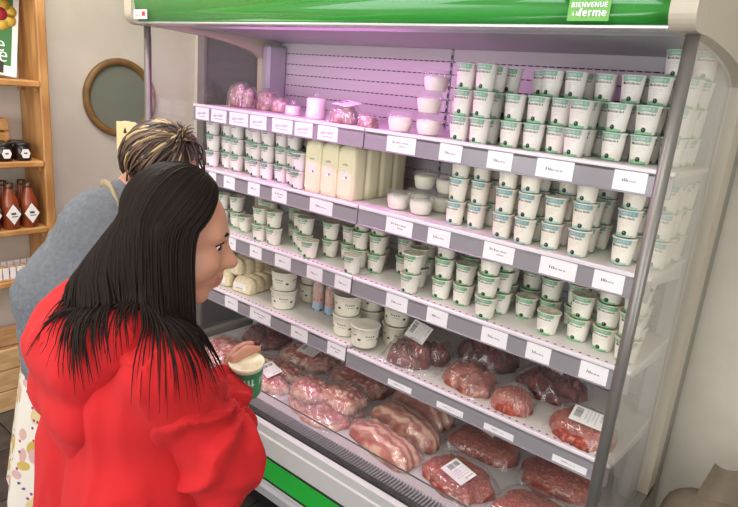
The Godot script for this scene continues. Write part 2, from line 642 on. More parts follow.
func shop_window():
	# daylight from the shop front, opposite the case
	var zc := ZF - 0.03
	var m := MB.new()
	var x0 := -2.9
	var x1 := 0.5
	for x: float in [x0, (x0 + x1) / 2, x1]:
		m.box(Vector3(x, 1.5, zc), Vector3(0.06, 1.7, 0.05), 0.004)
	for y: float in [0.65, 2.35]:
		m.box(Vector3((x0 + x1) / 2, y, zc), Vector3(x1 - x0 + 0.06, 0.06, 0.05), 0.004)
	var w := struct_part("window_1", m.done(), M.case_white)
	tag(w, "wide shop window with bright daylight opposite the case", "window")
	var glow := mat(Color.WHITE)
	glow.emission_enabled = true
	glow.emission = Color(0.95, 0.98, 1.0)
	glow.emission_energy_multiplier = 1.6
	m = MB.new()
	m.box(Vector3((x0 + x1) / 2, 1.5, zc + 0.012), Vector3(x1 - x0, 1.64, 0.008), 0.0)
	part(w, "pane", m.done(), glow)
	var l := AreaLight3D.new()
	l.name = "daylight"
	l.area_size = Vector2(x1 - x0, 1.64)
	l.light_energy = DAY
	l.light_color = Color(0.97, 0.985, 1.0)
	l.shadow_enabled = true
	l.area_range = 14.0
	l.position = Vector3((x0 + x1) / 2, 1.5, zc - 0.04)
	add_child(l)

func side_window():
	# a second window in the wall facing the pine shelves
	var m := MB.new()
	var xc := XE - 0.03
	for z: float in [0.7, 1.85, 3.0]:
		m.box(Vector3(xc, 1.5, z), Vector3(0.05, 1.7, 0.06), 0.004)
	for y: float in [0.65, 2.35]:
		m.box(Vector3(xc, y, 1.85), Vector3(0.05, 0.06, 2.36), 0.004)
	var w := struct_part("window_2", m.done(), M.case_white)
	tag(w, "bright window in the wall facing the pine shelves", "window")
	var glow := mat(Color.WHITE)
	glow.emission_enabled = true
	glow.emission = Color(0.95, 0.98, 1.0)
	glow.emission_energy_multiplier = 1.6
	m = MB.new()
	m.box(Vector3(xc + 0.012, 1.5, 1.85), Vector3(0.008, 1.64, 2.3), 0.0)
	part(w, "pane", m.done(), glow)
	var l := AreaLight3D.new()
	l.name = "side_daylight"
	l.area_size = Vector2(2.3, 1.64)
	l.light_energy = DAY2
	l.light_color = Color(0.97, 0.985, 1.0)
	l.shadow_enabled = true
	l.area_range = 14.0
	l.position = Vector3(xc - 0.04, 1.5, 1.85)
	l.rotation.y = PI / 2
	add_child(l)

func ceiling_lamp(x: float, z: float, energy: float):
	var t := thing("ceiling_lamp", "white ceiling light panel " + ("above the pine shelves" if x < -2.0 else ("above the red sweatshirt" if z < 2.0 else "near the shop window")), "lamp", Vector3(x, YC, z))
	var m := MB.new()
	for s: float in [-1.0, 1.0]:
		m.box(Vector3(0, -0.025, s * 0.3), Vector3(1.24, 0.05, 0.02))
		m.box(Vector3(s * 0.61, -0.025, 0), Vector3(0.02, 0.05, 0.58))
	part(t, "frame", m.done(), M.case_white)
	var glow := mat(Color.WHITE)
	glow.emission_enabled = true
	glow.emission = Color(1.0, 0.98, 0.95)
	glow.emission_energy_multiplier = 2.0
	part(t, "diffuser", box_mesh(Vector3(0, -0.03, 0), Vector3(1.2, 0.01, 0.58), 0.001), glow)
	var l := AreaLight3D.new()
	l.name = "light"
	l.area_size = Vector2(1.2, 0.58)
	l.light_energy = energy
	l.light_color = Color(1.0, 0.975, 0.94)
	l.shadow_enabled = true
	l.area_range = 12.0
	l.rotation_degrees.x = -90
	l.position.y = -0.045
	t.add_child(l)

# ---------------------------------------------------------------- the refrigerated case
func arc(c: Vector2, r: Vector2, a0: float, a1: float, n: int) -> Array:
	var o := []
	for i in n + 1:
		var a := deg_to_rad(lerpf(a0, a1, float(i) / n))
		o.append(c + Vector2(cos(a) * r.x, sin(a) * r.y))
	return o

func end_panel(cs: Node3D, x0: float, x1: float):
	var xo := x0 if x0 < -1.0 else x1
	# opaque upper part: its lower edge is the arch over the glass
	var poly := PackedVector2Array([Vector2(-0.0105, 1.99)])
	poly.append(Vector2(-0.0105, 1.775))
	for i in 9:
		var a := deg_to_rad(i * 10.0)
		poly.append(Vector2(-0.02 - 0.56 * sin(a), 1.69 + 0.085 * cos(a)))
	poly.append(Vector2(-0.60, 0.40))
	poly.append(Vector2(-0.69, 0.40))
	poly.append(Vector2(-0.69, 1.99))
	var m := MB.new()
	m.ext(poly, 0, x0, x1)
	var e := part(cs, "end_panel", m.done(), M.beige)
	m = MB.new()
	m.ext(PackedVector2Array([Vector2(0.03, 0.02), Vector2(0.03, 0.42), Vector2(-0.69, 0.42), Vector2(-0.69, 0.02)]), 0, x0, x1)
	part(e, "lower_panel", m.done(), M.end_grey)
	var xg := (x0 + x1) / 2
	m = MB.new()
	m.box(Vector3(xg, 1.1, -0.3), Vector3(0.006, 1.36, 0.59), 0.001)
	part(e, "glass_pane", m.done(), M.glass)
	m = MB.new()
	m.tube([Vector3(xg, 0.42, -0.002), Vector3(xg, 1.775, -0.002)], [0.0135], 12)
	part(e, "front_post", m.done(), M.post)
	m = MB.new()
	m.box(Vector3(xg, 1.08, -0.012), Vector3(0.012, 1.32, 0.008), 0.001)
	part(e, "rubber_seal", m.done(), M.dark)

func shelf(cs: Node3D, x0: float, x1: float, y: float):
	var w := x1 - x0 - 0.006
	var xc := (x0 + x1) / 2
	var m := MB.new()
	m.box(Vector3(xc, y - 0.008, -0.425), Vector3(w, 0.016, 0.45), 0.002)
	var s := part(cs, "shelf", m.done(), M.shelf_white)
	m = MB.new()
	m.ext(PackedVector2Array([Vector2(-0.202, y + 0.004), Vector2(-0.199, y + 0.001), Vector2(-0.199, y - 0.006), Vector2(-0.21, y - 0.006), Vector2(-0.21, y + 0.004)]), 0, x0 + 0.003, x1 - 0.003)
	part(s, "bead", m.done(), M.bead)
	m = MB.new()
	m.ext(PackedVector2Array([Vector2(-0.2, y - 0.007), Vector2(-0.2, y - 0.058), Vector2(-0.206, y - 0.061), Vector2(-0.206, y - 0.007)]), 0, x0 + 0.003, x1 - 0.003)
	m.box(Vector3(xc, y - 0.0605, -0.2), Vector3(w, 0.005, 0.008), 0.001)
	part(s, "price_rail", m.done(), M.rail)
	m = MB.new()
	var x := x0 + 0.02
	while x < x1 - 0.015:
		m.box(Vector3(x, y + 0.0003, -0.222), Vector3(0.007, 0.0008, 0.005), 0.0)
		x += 0.024
	tag(part(s, "perforation", m.done(), M.hole), "", "", "", "stuff")
	m = MB.new()
	for bx: float in [x0 + 0.012, x1 - 0.012]:
		m.ext(PackedVector2Array([Vector2(-0.665, y - 0.016), Vector2(-0.24, y - 0.016), Vector2(-0.24, y - 0.03), Vector2(-0.665, y - 0.08)]), 0, bx - 0.0015, bx + 0.0015)
	part(s, "bracket", m.done(), M.case_white)

func display_case():
	var cs := thing("refrigerated_display_case", "open refrigerated display case with green header and glass ends", "display case", Vector3.ZERO)
	var x0 := XL - 0.036
	var x1 := XR + 0.036
	var m := MB.new()
	# base cabinet with ledge
	m.box(Vector3((x0 + x1) / 2, 0.24, -0.35), Vector3(XR - XL - 0.002, 0.24, 0.66), 0.004)
	m.box(Vector3((x0 + x1) / 2, 0.36, 0.0), Vector3(XR - XL - 0.002, 0.1, 0.05), 0.008)
	m.box(Vector3((x0 + x1) / 2, 0.24, 0.005), Vector3(XR - XL - 0.002, 0.26, 0.05), 0.006)
	part(cs, "base_cabinet", m.done(), M.case_white)
	m = MB.new()
	m.box(Vector3((x0 + x1) / 2, 0.24, 0.031), Vector3(x1 - x0, 0.086, 0.006), 0.002)
	part(cs, "green_stripe", m.done(), M.stripe)
	m = MB.new()
	for yy: float in [0.287, 0.193]:
		m.box(Vector3((x0 + x1) / 2, yy, 0.031), Vector3(x1 - x0, 0.007, 0.007), 0.001)
	m.box(Vector3((x0 + x1) / 2, 0.411, -0.006), Vector3(XR - XL - 0.004, 0.006, 0.03), 0.001)
	part(cs, "rubber_trim", m.done(), M.dark)
	m = MB.new()
	m.box(Vector3((x0 + x1) / 2, 0.15, 0.03), Vector3(x1 - x0, 0.05, 0.03), 0.01)
	part(cs, "bumper", m.done(), M.case_grey)
	m = MB.new()
	m.box(Vector3((x0 + x1) / 2, 0.06, -0.33), Vector3(x1 - x0 - 0.1, 0.119, 0.6), 0.002)
	part(cs, "kick_plate", m.done(), M.dark)
	m = MB.new()
	m.box(Vector3((XL + XR) / 2, DECK - 0.006, -0.38), Vector3(XR - XL - 0.004, 0.012, 0.58), 0.002)
	part(cs, "deck_tray", m.done(), M.case_white)
	m = MB.new()
	m.box(Vector3((XL + XR) / 2, DECK - 0.004, -0.058), Vector3(XR - XL - 0.01, 0.006, 0.064), 0.001)
	part(cs, "air_return", m.done(), M.end_grey)
	m = MB.new()
	var x := XL + 0.01
	while x < XR - 0.01:
		m.box(Vector3(x, DECK + 0.006, -0.058), Vector3(0.0045, 0.012, 0.062), 0.001)
		x += 0.0125
	tag(part(cs, "grille_bars", m.done(), M.case_grey), "grey bars of the air return grille", "", "", "stuff")
	m = MB.new()
	m.box(Vector3((XL + XR) / 2, 0.462, 0.002), Vector3(XR - XL - 0.03, 0.1, 0.006), 0.001)
	var g := part(cs, "front_guard", m.done(), M.glass, Vector3.ZERO, "low clear guard along the deck front")
	m = MB.new()
	m.box(Vector3((XL + XR) / 2, 0.5135, 0.002), Vector3(XR - XL - 0.03, 0.003, 0.006), 0.001)
	part(g, "edge", m.done(), M.glass_edge)
	# insulated back with slotted strips
	m = MB.new()
	m.box(Vector3((x0 + x1) / 2, 1.055, -0.735), Vector3(x1 - x0 - 0.002, 1.87, 0.09), 0.004)
	part(cs, "back_box", m.done(), M.end_grey)
	for b in 2:
		var xa := XL if b == 0 else XM
		var xb := XM if b == 0 else XR
		m = MB.new()
		m.box(Vector3((xa + xb) / 2, 1.08, -0.687), Vector3(xb - xa - 0.002, 1.4, 0.006), 0.0)
		var bp := part(cs, "back_panel", m.done(), M.slot)
		var pitch := 0.047
		var strip := box_mesh(Vector3.ZERO, Vector3(xb - xa - 0.012, pitch - 0.0035, 0.006), 0.0008)
		var tabs := MB.new()
		var y := 0.40
		while y < 1.77:
			part(bp, "strip", strip, M.strip, Vector3((xa + xb) / 2, y, -0.681))
			var tx := xa + 0.02
			while tx < xb - 0.02:
				tabs.box(Vector3(tx, y + pitch / 2, -0.681), Vector3(0.006, 0.004, 0.0056), 0.0)
				tx += 0.026
			y += pitch
		tag(part(bp, "slot_bridges", tabs.done(), M.strip), "", "", "", "stuff")
	m = MB.new()
	m.box(Vector3(XM, 1.1, -0.6805), Vector3(0.009, 1.36, 0.008), 0.001)
	var up := part(cs, "slotted_upright", m.done(), M.case_grey)
	m = MB.new()
	var uy := 0.44
	while uy < 1.76:
		m.box(Vector3(XM, uy, -0.6762), Vector3(0.006, 0.016, 0.001), 0.0)
		uy += 0.028
	tag(part(up, "slots", m.done(), M.dark), "", "", "", "stuff")
	for sx: float in [XL + 0.027, XR - 0.027]:
		m = MB.new()
		m.box(Vector3(sx, 1.08, -0.62), Vector3(0.05, 1.38, 0.115), 0.012)
		part(cs, "corner_pillar", m.done(), M.case_grey)
	end_panel(cs, x0, XL)
	end_panel(cs, XR, x1)
	# shelves, two bays each
	for y: float in [S1, S2, S3]:
		shelf(cs, XL, XM, y)
		shelf(cs, XM, XR, y)
	shelf(cs, XL, XM, S4L)
	shelf(cs, XM, XR, S4)
	# canopy: roof, curved green header, end caps
	m = MB.new()
	m.box(Vector3((x0 + x1) / 2, 1.93, -0.34), Vector3(x1 - x0 - 0.002, 0.12, 0.7), 0.004)
	m.ext(PackedVector2Array([Vector2(-0.01, 1.85), Vector2(-0.14, 1.85), Vector2(-0.19, 1.79), Vector2(-0.68, 1.785), Vector2(-0.68, 1.872), Vector2(-0.01, 1.872)]), 0, XL, XR)
	part(cs, "canopy", m.done(), M.case_grey)
	var prof := PackedVector2Array()
	for i in 9:
		var t := i / 8.0
		prof.append(Vector2(0.05 + 0.026 * sin(t * PI * 0.52), 1.785 + 0.21 * t * (0.35 + 0.65 * t)))
	prof.append(Vector2(0.0, 1.995))
	prof.append(Vector2(0.0, 1.785))
	m = MB.new()
	m.smooth(true)
	m.ext(prof, 0, XL + 0.012, XR - 0.012)
	var hd := part(cs, "header", m.done(), M.green)
	m = MB.new()
	m.box(Vector3((XL + XR) / 2, 1.779, 0.035), Vector3(XR - XL - 0.024, 0.008, 0.05), 0.002)
	part(hd, "trim_strip", m.done(), M.alu)
	for sd in 2:
		var ex0 := x0 if sd == 0 else XR - 0.012
		var ex1 := XL + 0.012 if sd == 0 else x1
		var cp := PackedVector2Array()
		for p in arc(Vector2(0.045, 1.81), Vector2(0.037, 0.037), 0, -90, 6):
			cp.append(p)
		cp.append(Vector2(-0.01, 1.773)); cp.append(Vector2(-0.01, 1.997)); cp.append(Vector2(0.08, 1.997))
		m = MB.new()
		m.ext(cp, 0, ex0, ex1)
		part(hd, "end_cap", m.done(), M.beige)
	m = MB.new()
	m.box(Vector3(-0.506, 1.816, 0.0758), Vector3(0.086, 0.058, 0.002), 0.0005)
	part(hd, "logo_plate", m.done(), M.green_plate)
	var tm := TextMesh.new()
	var fnt := SystemFont.new()
	fnt.font_names = PackedStringArray(["Droid Sans"])
	fnt.font_weight = 700
	tm.font = fnt
	tm.font_size = 32
	for row in [["BIENVENUE", 0.00042, 1.818, -0.506], ["à la", 0.00032, 1.801, -0.531], ["ferme", 0.00062, 1.803, -0.497]]:
		var t2: TextMesh = tm.duplicate()
		t2.text = row[0]
		t2.pixel_size = row[1]
		t2.depth = 0.002
		part(hd, "lettering", t2, M.white, Vector3(row[3], row[2], 0.0775), "white lettering reading %s" % row[0])
	m = MB.new()
	for k in 6:
		var a := TAU * k / 6
		m.xf = Transform3D(Basis(Vector3(1, 0, 0), PI / 2), Vector3(-0.503 + 0.014 * cos(a), 1.848 + 0.014 * sin(a), 0.0765))
		m.lathe([Vector2(0, 0), Vector2(0.0085, 0), Vector2(0.0085, 0.002), Vector2(0, 0.002)], 12)
	part(hd, "flower_emblem", m.done(), M.yellow)
	m = MB.new()
	m.box(Vector3(-2.186, 1.806, 0.0765), Vector3(0.09, 0.032, 0.002), 0.0005)
	var stk := part(hd, "sticker", m.done(), M.white)
	stk.set_meta("label", "small white sticker with red mark")
	m = MB.new()
	m.box(Vector3(-2.163, 1.808, 0.0777), Vector3(0.022, 0.016, 0.0012), 0.0004)
	m.box(Vector3(-2.205, 1.8, 0.0777), Vector3(0.036, 0.003, 0.0012), 0.0003)
	part(stk, "print", m.done(), M.red)
	# the pink display tube under the canopy
	m = MB.new()
	m.box(Vector3(-1.56, 1.838, -0.036), Vector3(0.92, 0.022, 0.05), 0.004)
	var bat := part(cs, "lamp_batten", m.done(), M.case_white)
	var glow := mat(Color.WHITE)
	glow.emission_enabled = true
	glow.emission = Color(1.0, 0.45, 0.95)
	glow.emission_energy_multiplier = 2.5
	m = MB.new()
	m.tube([Vector3(-1.99, 1.818, -0.036), Vector3(-1.13, 1.818, -0.036)], [0.008], 10)
	part(bat, "lamp_tube", m.done(), glow, Vector3.ZERO, "glowing pink display tube")
	var l := AreaLight3D.new()
	l.name = "light"
	l.area_size = Vector2(0.86, 0.02)
	l.light_energy = 0.62
	l.light_color = Color(1.0, 0.55, 0.97)
	l.shadow_enabled = true
	l.area_range = 6.0
	l.position = Vector3(-1.56, 1.806, -0.036)
	l.rotation_degrees = Vector3(-74, 0, 0)
	cs.add_child(l)

func price_tags():
	var rows := [
		[S1, "top shelf", [[-2.187, .091, 2], [-2.075, .1, 2], [-1.947, .116, 2], [-1.83, .096, 2], [-1.694, .11, 2], [-1.581, .09, 2], [-1.462, .095, 2], [-1.143, .113, 1], [-.959, .078, 0], [-.796, .078, 0], [-.634, .103, 0], [-.44, .08, 3]]],
		[S2, "second shelf", [[-2.11, .05, 3], [-1.996, .072, 3], [-1.841, .072, 3], [-1.692, .083, 1], [-1.47, .113, 0], [-1.118, .107, 1], [-.964, .082, 0], [-.758, .098, 1], [-.579, .103, 0], [-.443, .078, 3]]],
		[S3, "third shelf", [[-1.965, .045, 3], [-1.815, .073, 3], [-1.654, .09, 3], [-1.48, .081, 0], [-1.339, .077, 0], [-1.096, .089, 0], [-.935, .078, 3], [-.732, .085, 0], [-.592, .073, 0], [-.434, .075, 0]]],
		[S4L, "cream tub shelf", [[-1.961, .088, 3], [-1.772, .129, 1], [-1.541, .092, 3], [-1.345, .09, 1]]]]
	for r in rows:
		var seen := 0
		for i in r[2].size():
			var t: Array = r[2][r[2].size() - 1 - i]
			seen += 1
			var w: float = t[1]
			var o := part(self, numbered("price_tag"), tag_mesh(w, 0.05), M.tags[t[2]], Vector3(t[0], r[0] - 0.034, -0.1988))
			o.rotation.z = rng.randf_range(-0.02, 0.02)
			var hand_ := "handwritten" if t[2] == 2 else "printed"
			tag(o, "white %s price tag on the %s rail, %s from the end glass" % [hand_, r[1], ordinal(seen)], "price tag", "%s price tags on the %s" % [hand_, r[1]])
	var ls := part(self, numbered("price_tag"), tag_mesh(0.22, 0.036), M.paper, Vector3(-1.375, 0.352, 0.0268))
	tag(ls, "long blank white price strip on the front ledge above the green stripe", "price tag")
	var no := 4
	for x: float in [-1.048, -.846, -.671, -.449]:
		no -= 1
		var o := part(self, numbered("price_tag"), tag_mesh(0.1, 0.021), M.tags[3], Vector3(x, S4 - 0.046, -0.1988))
		tag(o, "narrow white price strip under the shelf of meat, %s from the end glass" % ordinal(no + 1), "price tag", "narrow price strips under the meat")

func tag_mesh(w: float, h: float) -> ArrayMesh:
	var m := MB.new()
	m.box(Vector3(0, 0, -0.0003), Vector3(w, h, 0.0008), 0.0001)
	var z := 0.0002
	m.quad(Vector3(-w / 2, -h / 2, z), Vector3(w / 2, -h / 2, z), Vector3(w / 2, h / 2, z), Vector3(-w / 2, h / 2, z), Vector3(0, 0, 1))
	return m.done()

# ---------------------------------------------------------------- products
var protos := {}

func pot_proto(kind: String, r0: float, r1: float, h: float, body: Material, lid: Material) -> Node3D:
	var t := Node3D.new()
	var prof := [Vector2(0, 0.002), Vector2(r0 - 0.003, 0.002), Vector2(r0 - 0.0015, 0.0), Vector2(r0, 0.003), Vector2(lerpf(r0, r1, 0.5), h * 0.5), Vector2(r1 - 0.001, h - 0.006), Vector2(r1 + 0.0012, h - 0.005), Vector2(r1 + 0.0016, h - 0.002), Vector2(r1, h - 0.001)]
	var m := MB.new()
	m.lathe(prof, 22, 0.5, h)
	part(t, "cup", m.done(), body)
	m = MB.new()
	m.lathe([Vector2(r1 + 0.0014, h - 0.0012), Vector2(r1 + 0.0018, h - 0.0004), Vector2(r1 - 0.002, h), Vector2(r1 - 0.004, h - 0.0012), Vector2(0, h - 0.0016)], 22)
	part(t, "lid", m.done(), lid)
	protos[kind] = {"node": t, "h": h, "used": false}
	return t

func put(kind: String, called: String, at: Vector3, label: String, category: String, group := "", turn := 0.0) -> Node3D:
	var o: Node3D = protos[kind].node.duplicate()
	o.name = numbered(called)
	add_child(o, true)
	o.position = at
	o.rotation.y = turn
	return tag(o, label, category, group)

func ordinal(n: int) -> String:
	return ["first", "second", "third", "fourth", "fifth", "sixth", "seventh", "eighth", "ninth", "tenth", "eleventh", "twelfth", "thirteenth"][n - 1]

func stacks(kind: String, y: float, cols: Array, look: String, group: String, mark: String, down := true):
	# cols: x, z, how many, row (0 in front); counted along each row from the thing named in mark
	var h: float = protos[kind].h
	for r in 3:
		var row := cols.filter(func(c): return c[3] == r)
		row.sort_custom(func(a, b): return a[0] > b[0] if down else a[0] < b[0])
		for i in row.size():
			var c: Array = row[i]
			var n := int(c[2])
			for k in n:
				var lv: String = "single" if n == 1 else ("lowest" if k == 0 else ("topmost" if k == n - 1 else ("middle" if n == 3 else ["", "second", "third"][k])))
				var label := "%s, %s in %s %s stack from %s" % [look, lv, ordinal(i + 1), ["front", "middle-row", "rear"][r], mark]
				put(kind, "yoghurt_pot", Vector3(c[0] + rng.randf_range(-0.002, 0.002), y + 0.0005 + k * (h + 0.0004), c[1] + rng.randf_range(-0.002, 0.002)), label, "yoghurt pot", group, rng.randf_range(-0.22, 0.12))

func lid_mat(a: Color, b: Color, s: int) -> StandardMaterial3D:
	var m := tri_mat(noise_tex(noise(0.03, 3, FastNoiseLite.TYPE_CELLULAR, s), a, b, 128), Vector3(14, 14, 14), 0.35)
	m.uv1_world_triplanar = false
	return m

func pots():
	var ink := c8(38, 48, 44)
	var base := c8(236, 230, 222)
	var mg := tex_mat(pot_tex(c8(150, 190, 168), base, ink, c8(140, 196, 152)), 0.4)
	var mt := tex_mat(pot_tex(c8(142, 182, 182), c8(236, 230, 216), ink, c8(164, 202, 192)), 0.4)
	var ms := tex_mat(pot_tex(c8(134, 190, 150), c8(238, 234, 222), ink, c8(134, 196, 144)), 0.4)
	var mp := tex_mat(pot_tex(c8(122, 162, 142), c8(238, 230, 226), ink, c8(140, 176, 150)), 0.4)
	var lg := lid_mat(c8(150, 190, 165), c8(226, 230, 222), 3)
	var lt := lid_mat(c8(214, 206, 186), c8(232, 226, 208), 4)
	var ls := lid_mat(c8(176, 172, 148), c8(216, 210, 186), 5)
	pot_proto("green", 0.0245, 0.0308, 0.0745, mg, lg)
	pot_proto("teal", 0.0250, 0.0308, 0.0735, mt, lt)
	pot_proto("short", 0.0265, 0.0340, 0.0685, ms, ls)
	pot_proto("pink", 0.0255, 0.0315, 0.0675, mp, lg)
	pot_proto("cream_tub", 0.0465, 0.0545, 0.079, tex_mat(tub_tex(), 0.45), mat(c8(222, 218, 202), 0.4))
	var xs := [-0.963, -0.893, -0.814, -0.748, -0.683, -0.618, -0.534, -0.466, -0.4]
	var zs := [-0.24, -0.235, -0.278, -0.288, -0.30, -0.268, -0.32, -0.335, -0.37]
	var ns := [3, 3, 2, 2, 2, 2, 2, 2, 2]
	var cols := []
	for i in xs.size():
		cols.append([xs[i], zs[i], ns[i], 0])
		cols.append([xs[i] - 0.004, zs[i] - 0.073, 3 if i != 2 and i != 5 else 2, 1])
		cols.append([xs[i] + 0.004, zs[i] - 0.146, (4 if i >= 7 else 3), 2])
	stacks("green", S1, cols, "green-banded pot on top shelf", "green banded pots on the top shelf", "the end glass")
	cols = []
	xs = [-0.965, -0.896, -0.785, -0.712, -0.64, -0.556, -0.445, -0.375]
	zs = [-0.28, -0.295, -0.25, -0.245, -0.265, -0.255, -0.285, -0.33]
	for i in xs.size():
		cols.append([xs[i], zs[i], 3 if i != 4 else 2, 0])
		cols.append([xs[i] - 0.003, zs[i] - 0.075, 3 if i != 5 else 2, 1])
		cols.append([xs[i] + 0.004, zs[i] - 0.15, 3, 2])
	stacks("teal", S2, cols, "blue-banded pot on second shelf", "teal banded pots on the second shelf", "the end glass")
	cols = []
	for i in 8:
		var x := -2.206 + 0.0715 * i
		var z: float = [-0.27, -0.30, -0.29, -0.31, -0.275, -0.27, -0.285, -0.28][i]
		cols.append([x, z, 3, 0])
		cols.append([x + 0.003, z - 0.072, 3, 1])
	cols.append([-1.64, -0.245, 2, 0])
	stacks("pink", S2, cols, "pale pot on second shelf", "pots beside the milk bottles", "the milk bottles")
	cols = [[-1.078, -.24, 2], [-.983, -.285, 3], [-.905, -.29, 2], [-.797, -.245, 3], [-.716, -.355, 1], [-.611, -.286, 1], [-.53, -.31, 2], [-.455, -.30, 3], [-.382, -.27, 3],
		[-1.105, -.318, 2], [-1.02, -.37, 3], [-.935, -.375, 3], [-.858, -.345, 2], [-.79, -.325, 3], [-.745, -.44, 3], [-.655, -.39, 3], [-.575, -.40, 3], [-.495, -.40, 3], [-.40, -.385, 3], [-.82, -.43, 3]]
	for c in cols:
		c.append(0 if c[1] > -0.315 else 1)
	stacks("short", S3, cols, "short green-banded pot on third shelf", "green banded pots on the third shelf", "end glass")
	cols = [[-2.17, -.30, 2], [-2.09, -.32, 2], [-2.005, -.30, 1], [-1.945, -.38, 2], [-1.86, -.258, 2], [-1.783, -.262, 2], [-1.71, -.34, 2], [-1.64, -.30, 2], [-1.565, -.25, 1], [-1.53, -.33, 2], [-1.45, -.35, 2],
		[-1.335, -.24, 1], [-1.375, -.322, 3], [-1.295, -.325, 3], [-1.215, -.39, 2], [-1.44, -.43, 2], [-1.35, -.42, 3], [-1.16, -.46, 2], [-1.8, -.40, 3], [-2.02, -.42, 3]]
	for c in cols:
		c.append(0 if c[1] > -0.315 else 1)
	stacks("short", S3, cols, "short pot above cream tubs", "pots on the third shelf above the cream tubs", "the corner pillar", false)

func tub_tex() -> Image:
	var img := Image.create(256, 96, true, Image.FORMAT_RGB8)
	img.fill(c8(240, 236, 218))
	for k in 4:
		var x := 20 + k * 62
		scribble(img, x, 34, 30, 9, c8(70, 66, 60), 2)
		scribble(img, x + 2, 50, 24, 5, c8(140, 134, 120), 1)
		blot(img, x + 42, 56, 5, 5, c8(52, 50, 48))
	return img

func clear_tub_proto():
	var t := Node3D.new()
	var m := MB.new()
	m.lathe([Vector2(0, 0.001), Vector2(0.03, 0.0), Vector2(0.034, 0.004), Vector2(0.040, 0.024), Vector2(0.0425, 0.042), Vector2(0.045, 0.043), Vector2(0.045, 0.045), Vector2(0.0425, 0.045)], 24)
	part(t, "cup", m.done(), M.clear)
	m = MB.new()
	m.lathe([Vector2(0, 0.0025), Vector2(0.029, 0.002), Vector2(0.033, 0.006), Vector2(0.0385, 0.024), Vector2(0.040, 0.037), Vector2(0.036, 0.0405), Vector2(0.02, 0.042), Vector2(0, 0.0425)], 24)
	part(t, "fresh_cheese", m.done(), M.milky)
	m = MB.new()
	m.lathe([Vector2(0.0455, 0.0455), Vector2(0.0462, 0.048), Vector2(0.041, 0.0495), Vector2(0.039, 0.056), Vector2(0.034, 0.059), Vector2(0, 0.0595)], 24)
	part(t, "lid", m.done(), M.clear)
	protos["clear"] = {"node": t, "h": 0.06}

func clear_tubs():
	clear_tub_proto()
	protos["clear"].node.get_child(0).scale.y = 1.12
	protos["clear"].node.get_child(1).scale.y = 1.16
	protos["clear"].node.get_child(2).scale.y = 1.12
	var ct := -1
	var _lab := "clear plastic tub of white fresh cheese with domed lid on the %s shelf"
	for p in [[-1.205, S1, -.265], [-1.105, S1, -.285], [-1.02, S1, -.345], [-1.115, S1 + .0675, -.29], [-1.025, S1 + .0675, -.35], [-1.105, S1 + .135, -.30]]:
		ct += 1
		put("clear", "cheese_tub", Vector3(p[0], p[1] + 0.001, p[2]), "clear tub of fresh cheese on top shelf, " + ["alone beside the cured meat", "at the foot of the three-high pile", "lowest against the green-banded pots", "middle of the three-high pile", "upper against the green-banded pots", "topmost of the three-high pile"][ct], "cheese tub", "cheese tubs on the top shelf")
	ct = -1
	for p in [[-1.205, S2, -.30], [-1.11, S2, -.30], [-1.195, S2, -.405], [-1.10, S2, -.405], [-1.17, S2 + .0675, -.40], [-1.075, S2 + .0675, -.395]]:
		ct += 1
		put("clear", "cheese_tub", Vector3(p[0], p[1] + 0.001, p[2]), "clear tub of fresh cheese on second shelf, " + ["front one by the milk bottles", "front one by the blue-banded pots", "back one by the milk bottles", "back one by the blue-banded pots", "stacked one by the milk bottles", "stacked one by the blue-banded pots"][ct], "cheese tub", "cheese tubs on the second shelf")

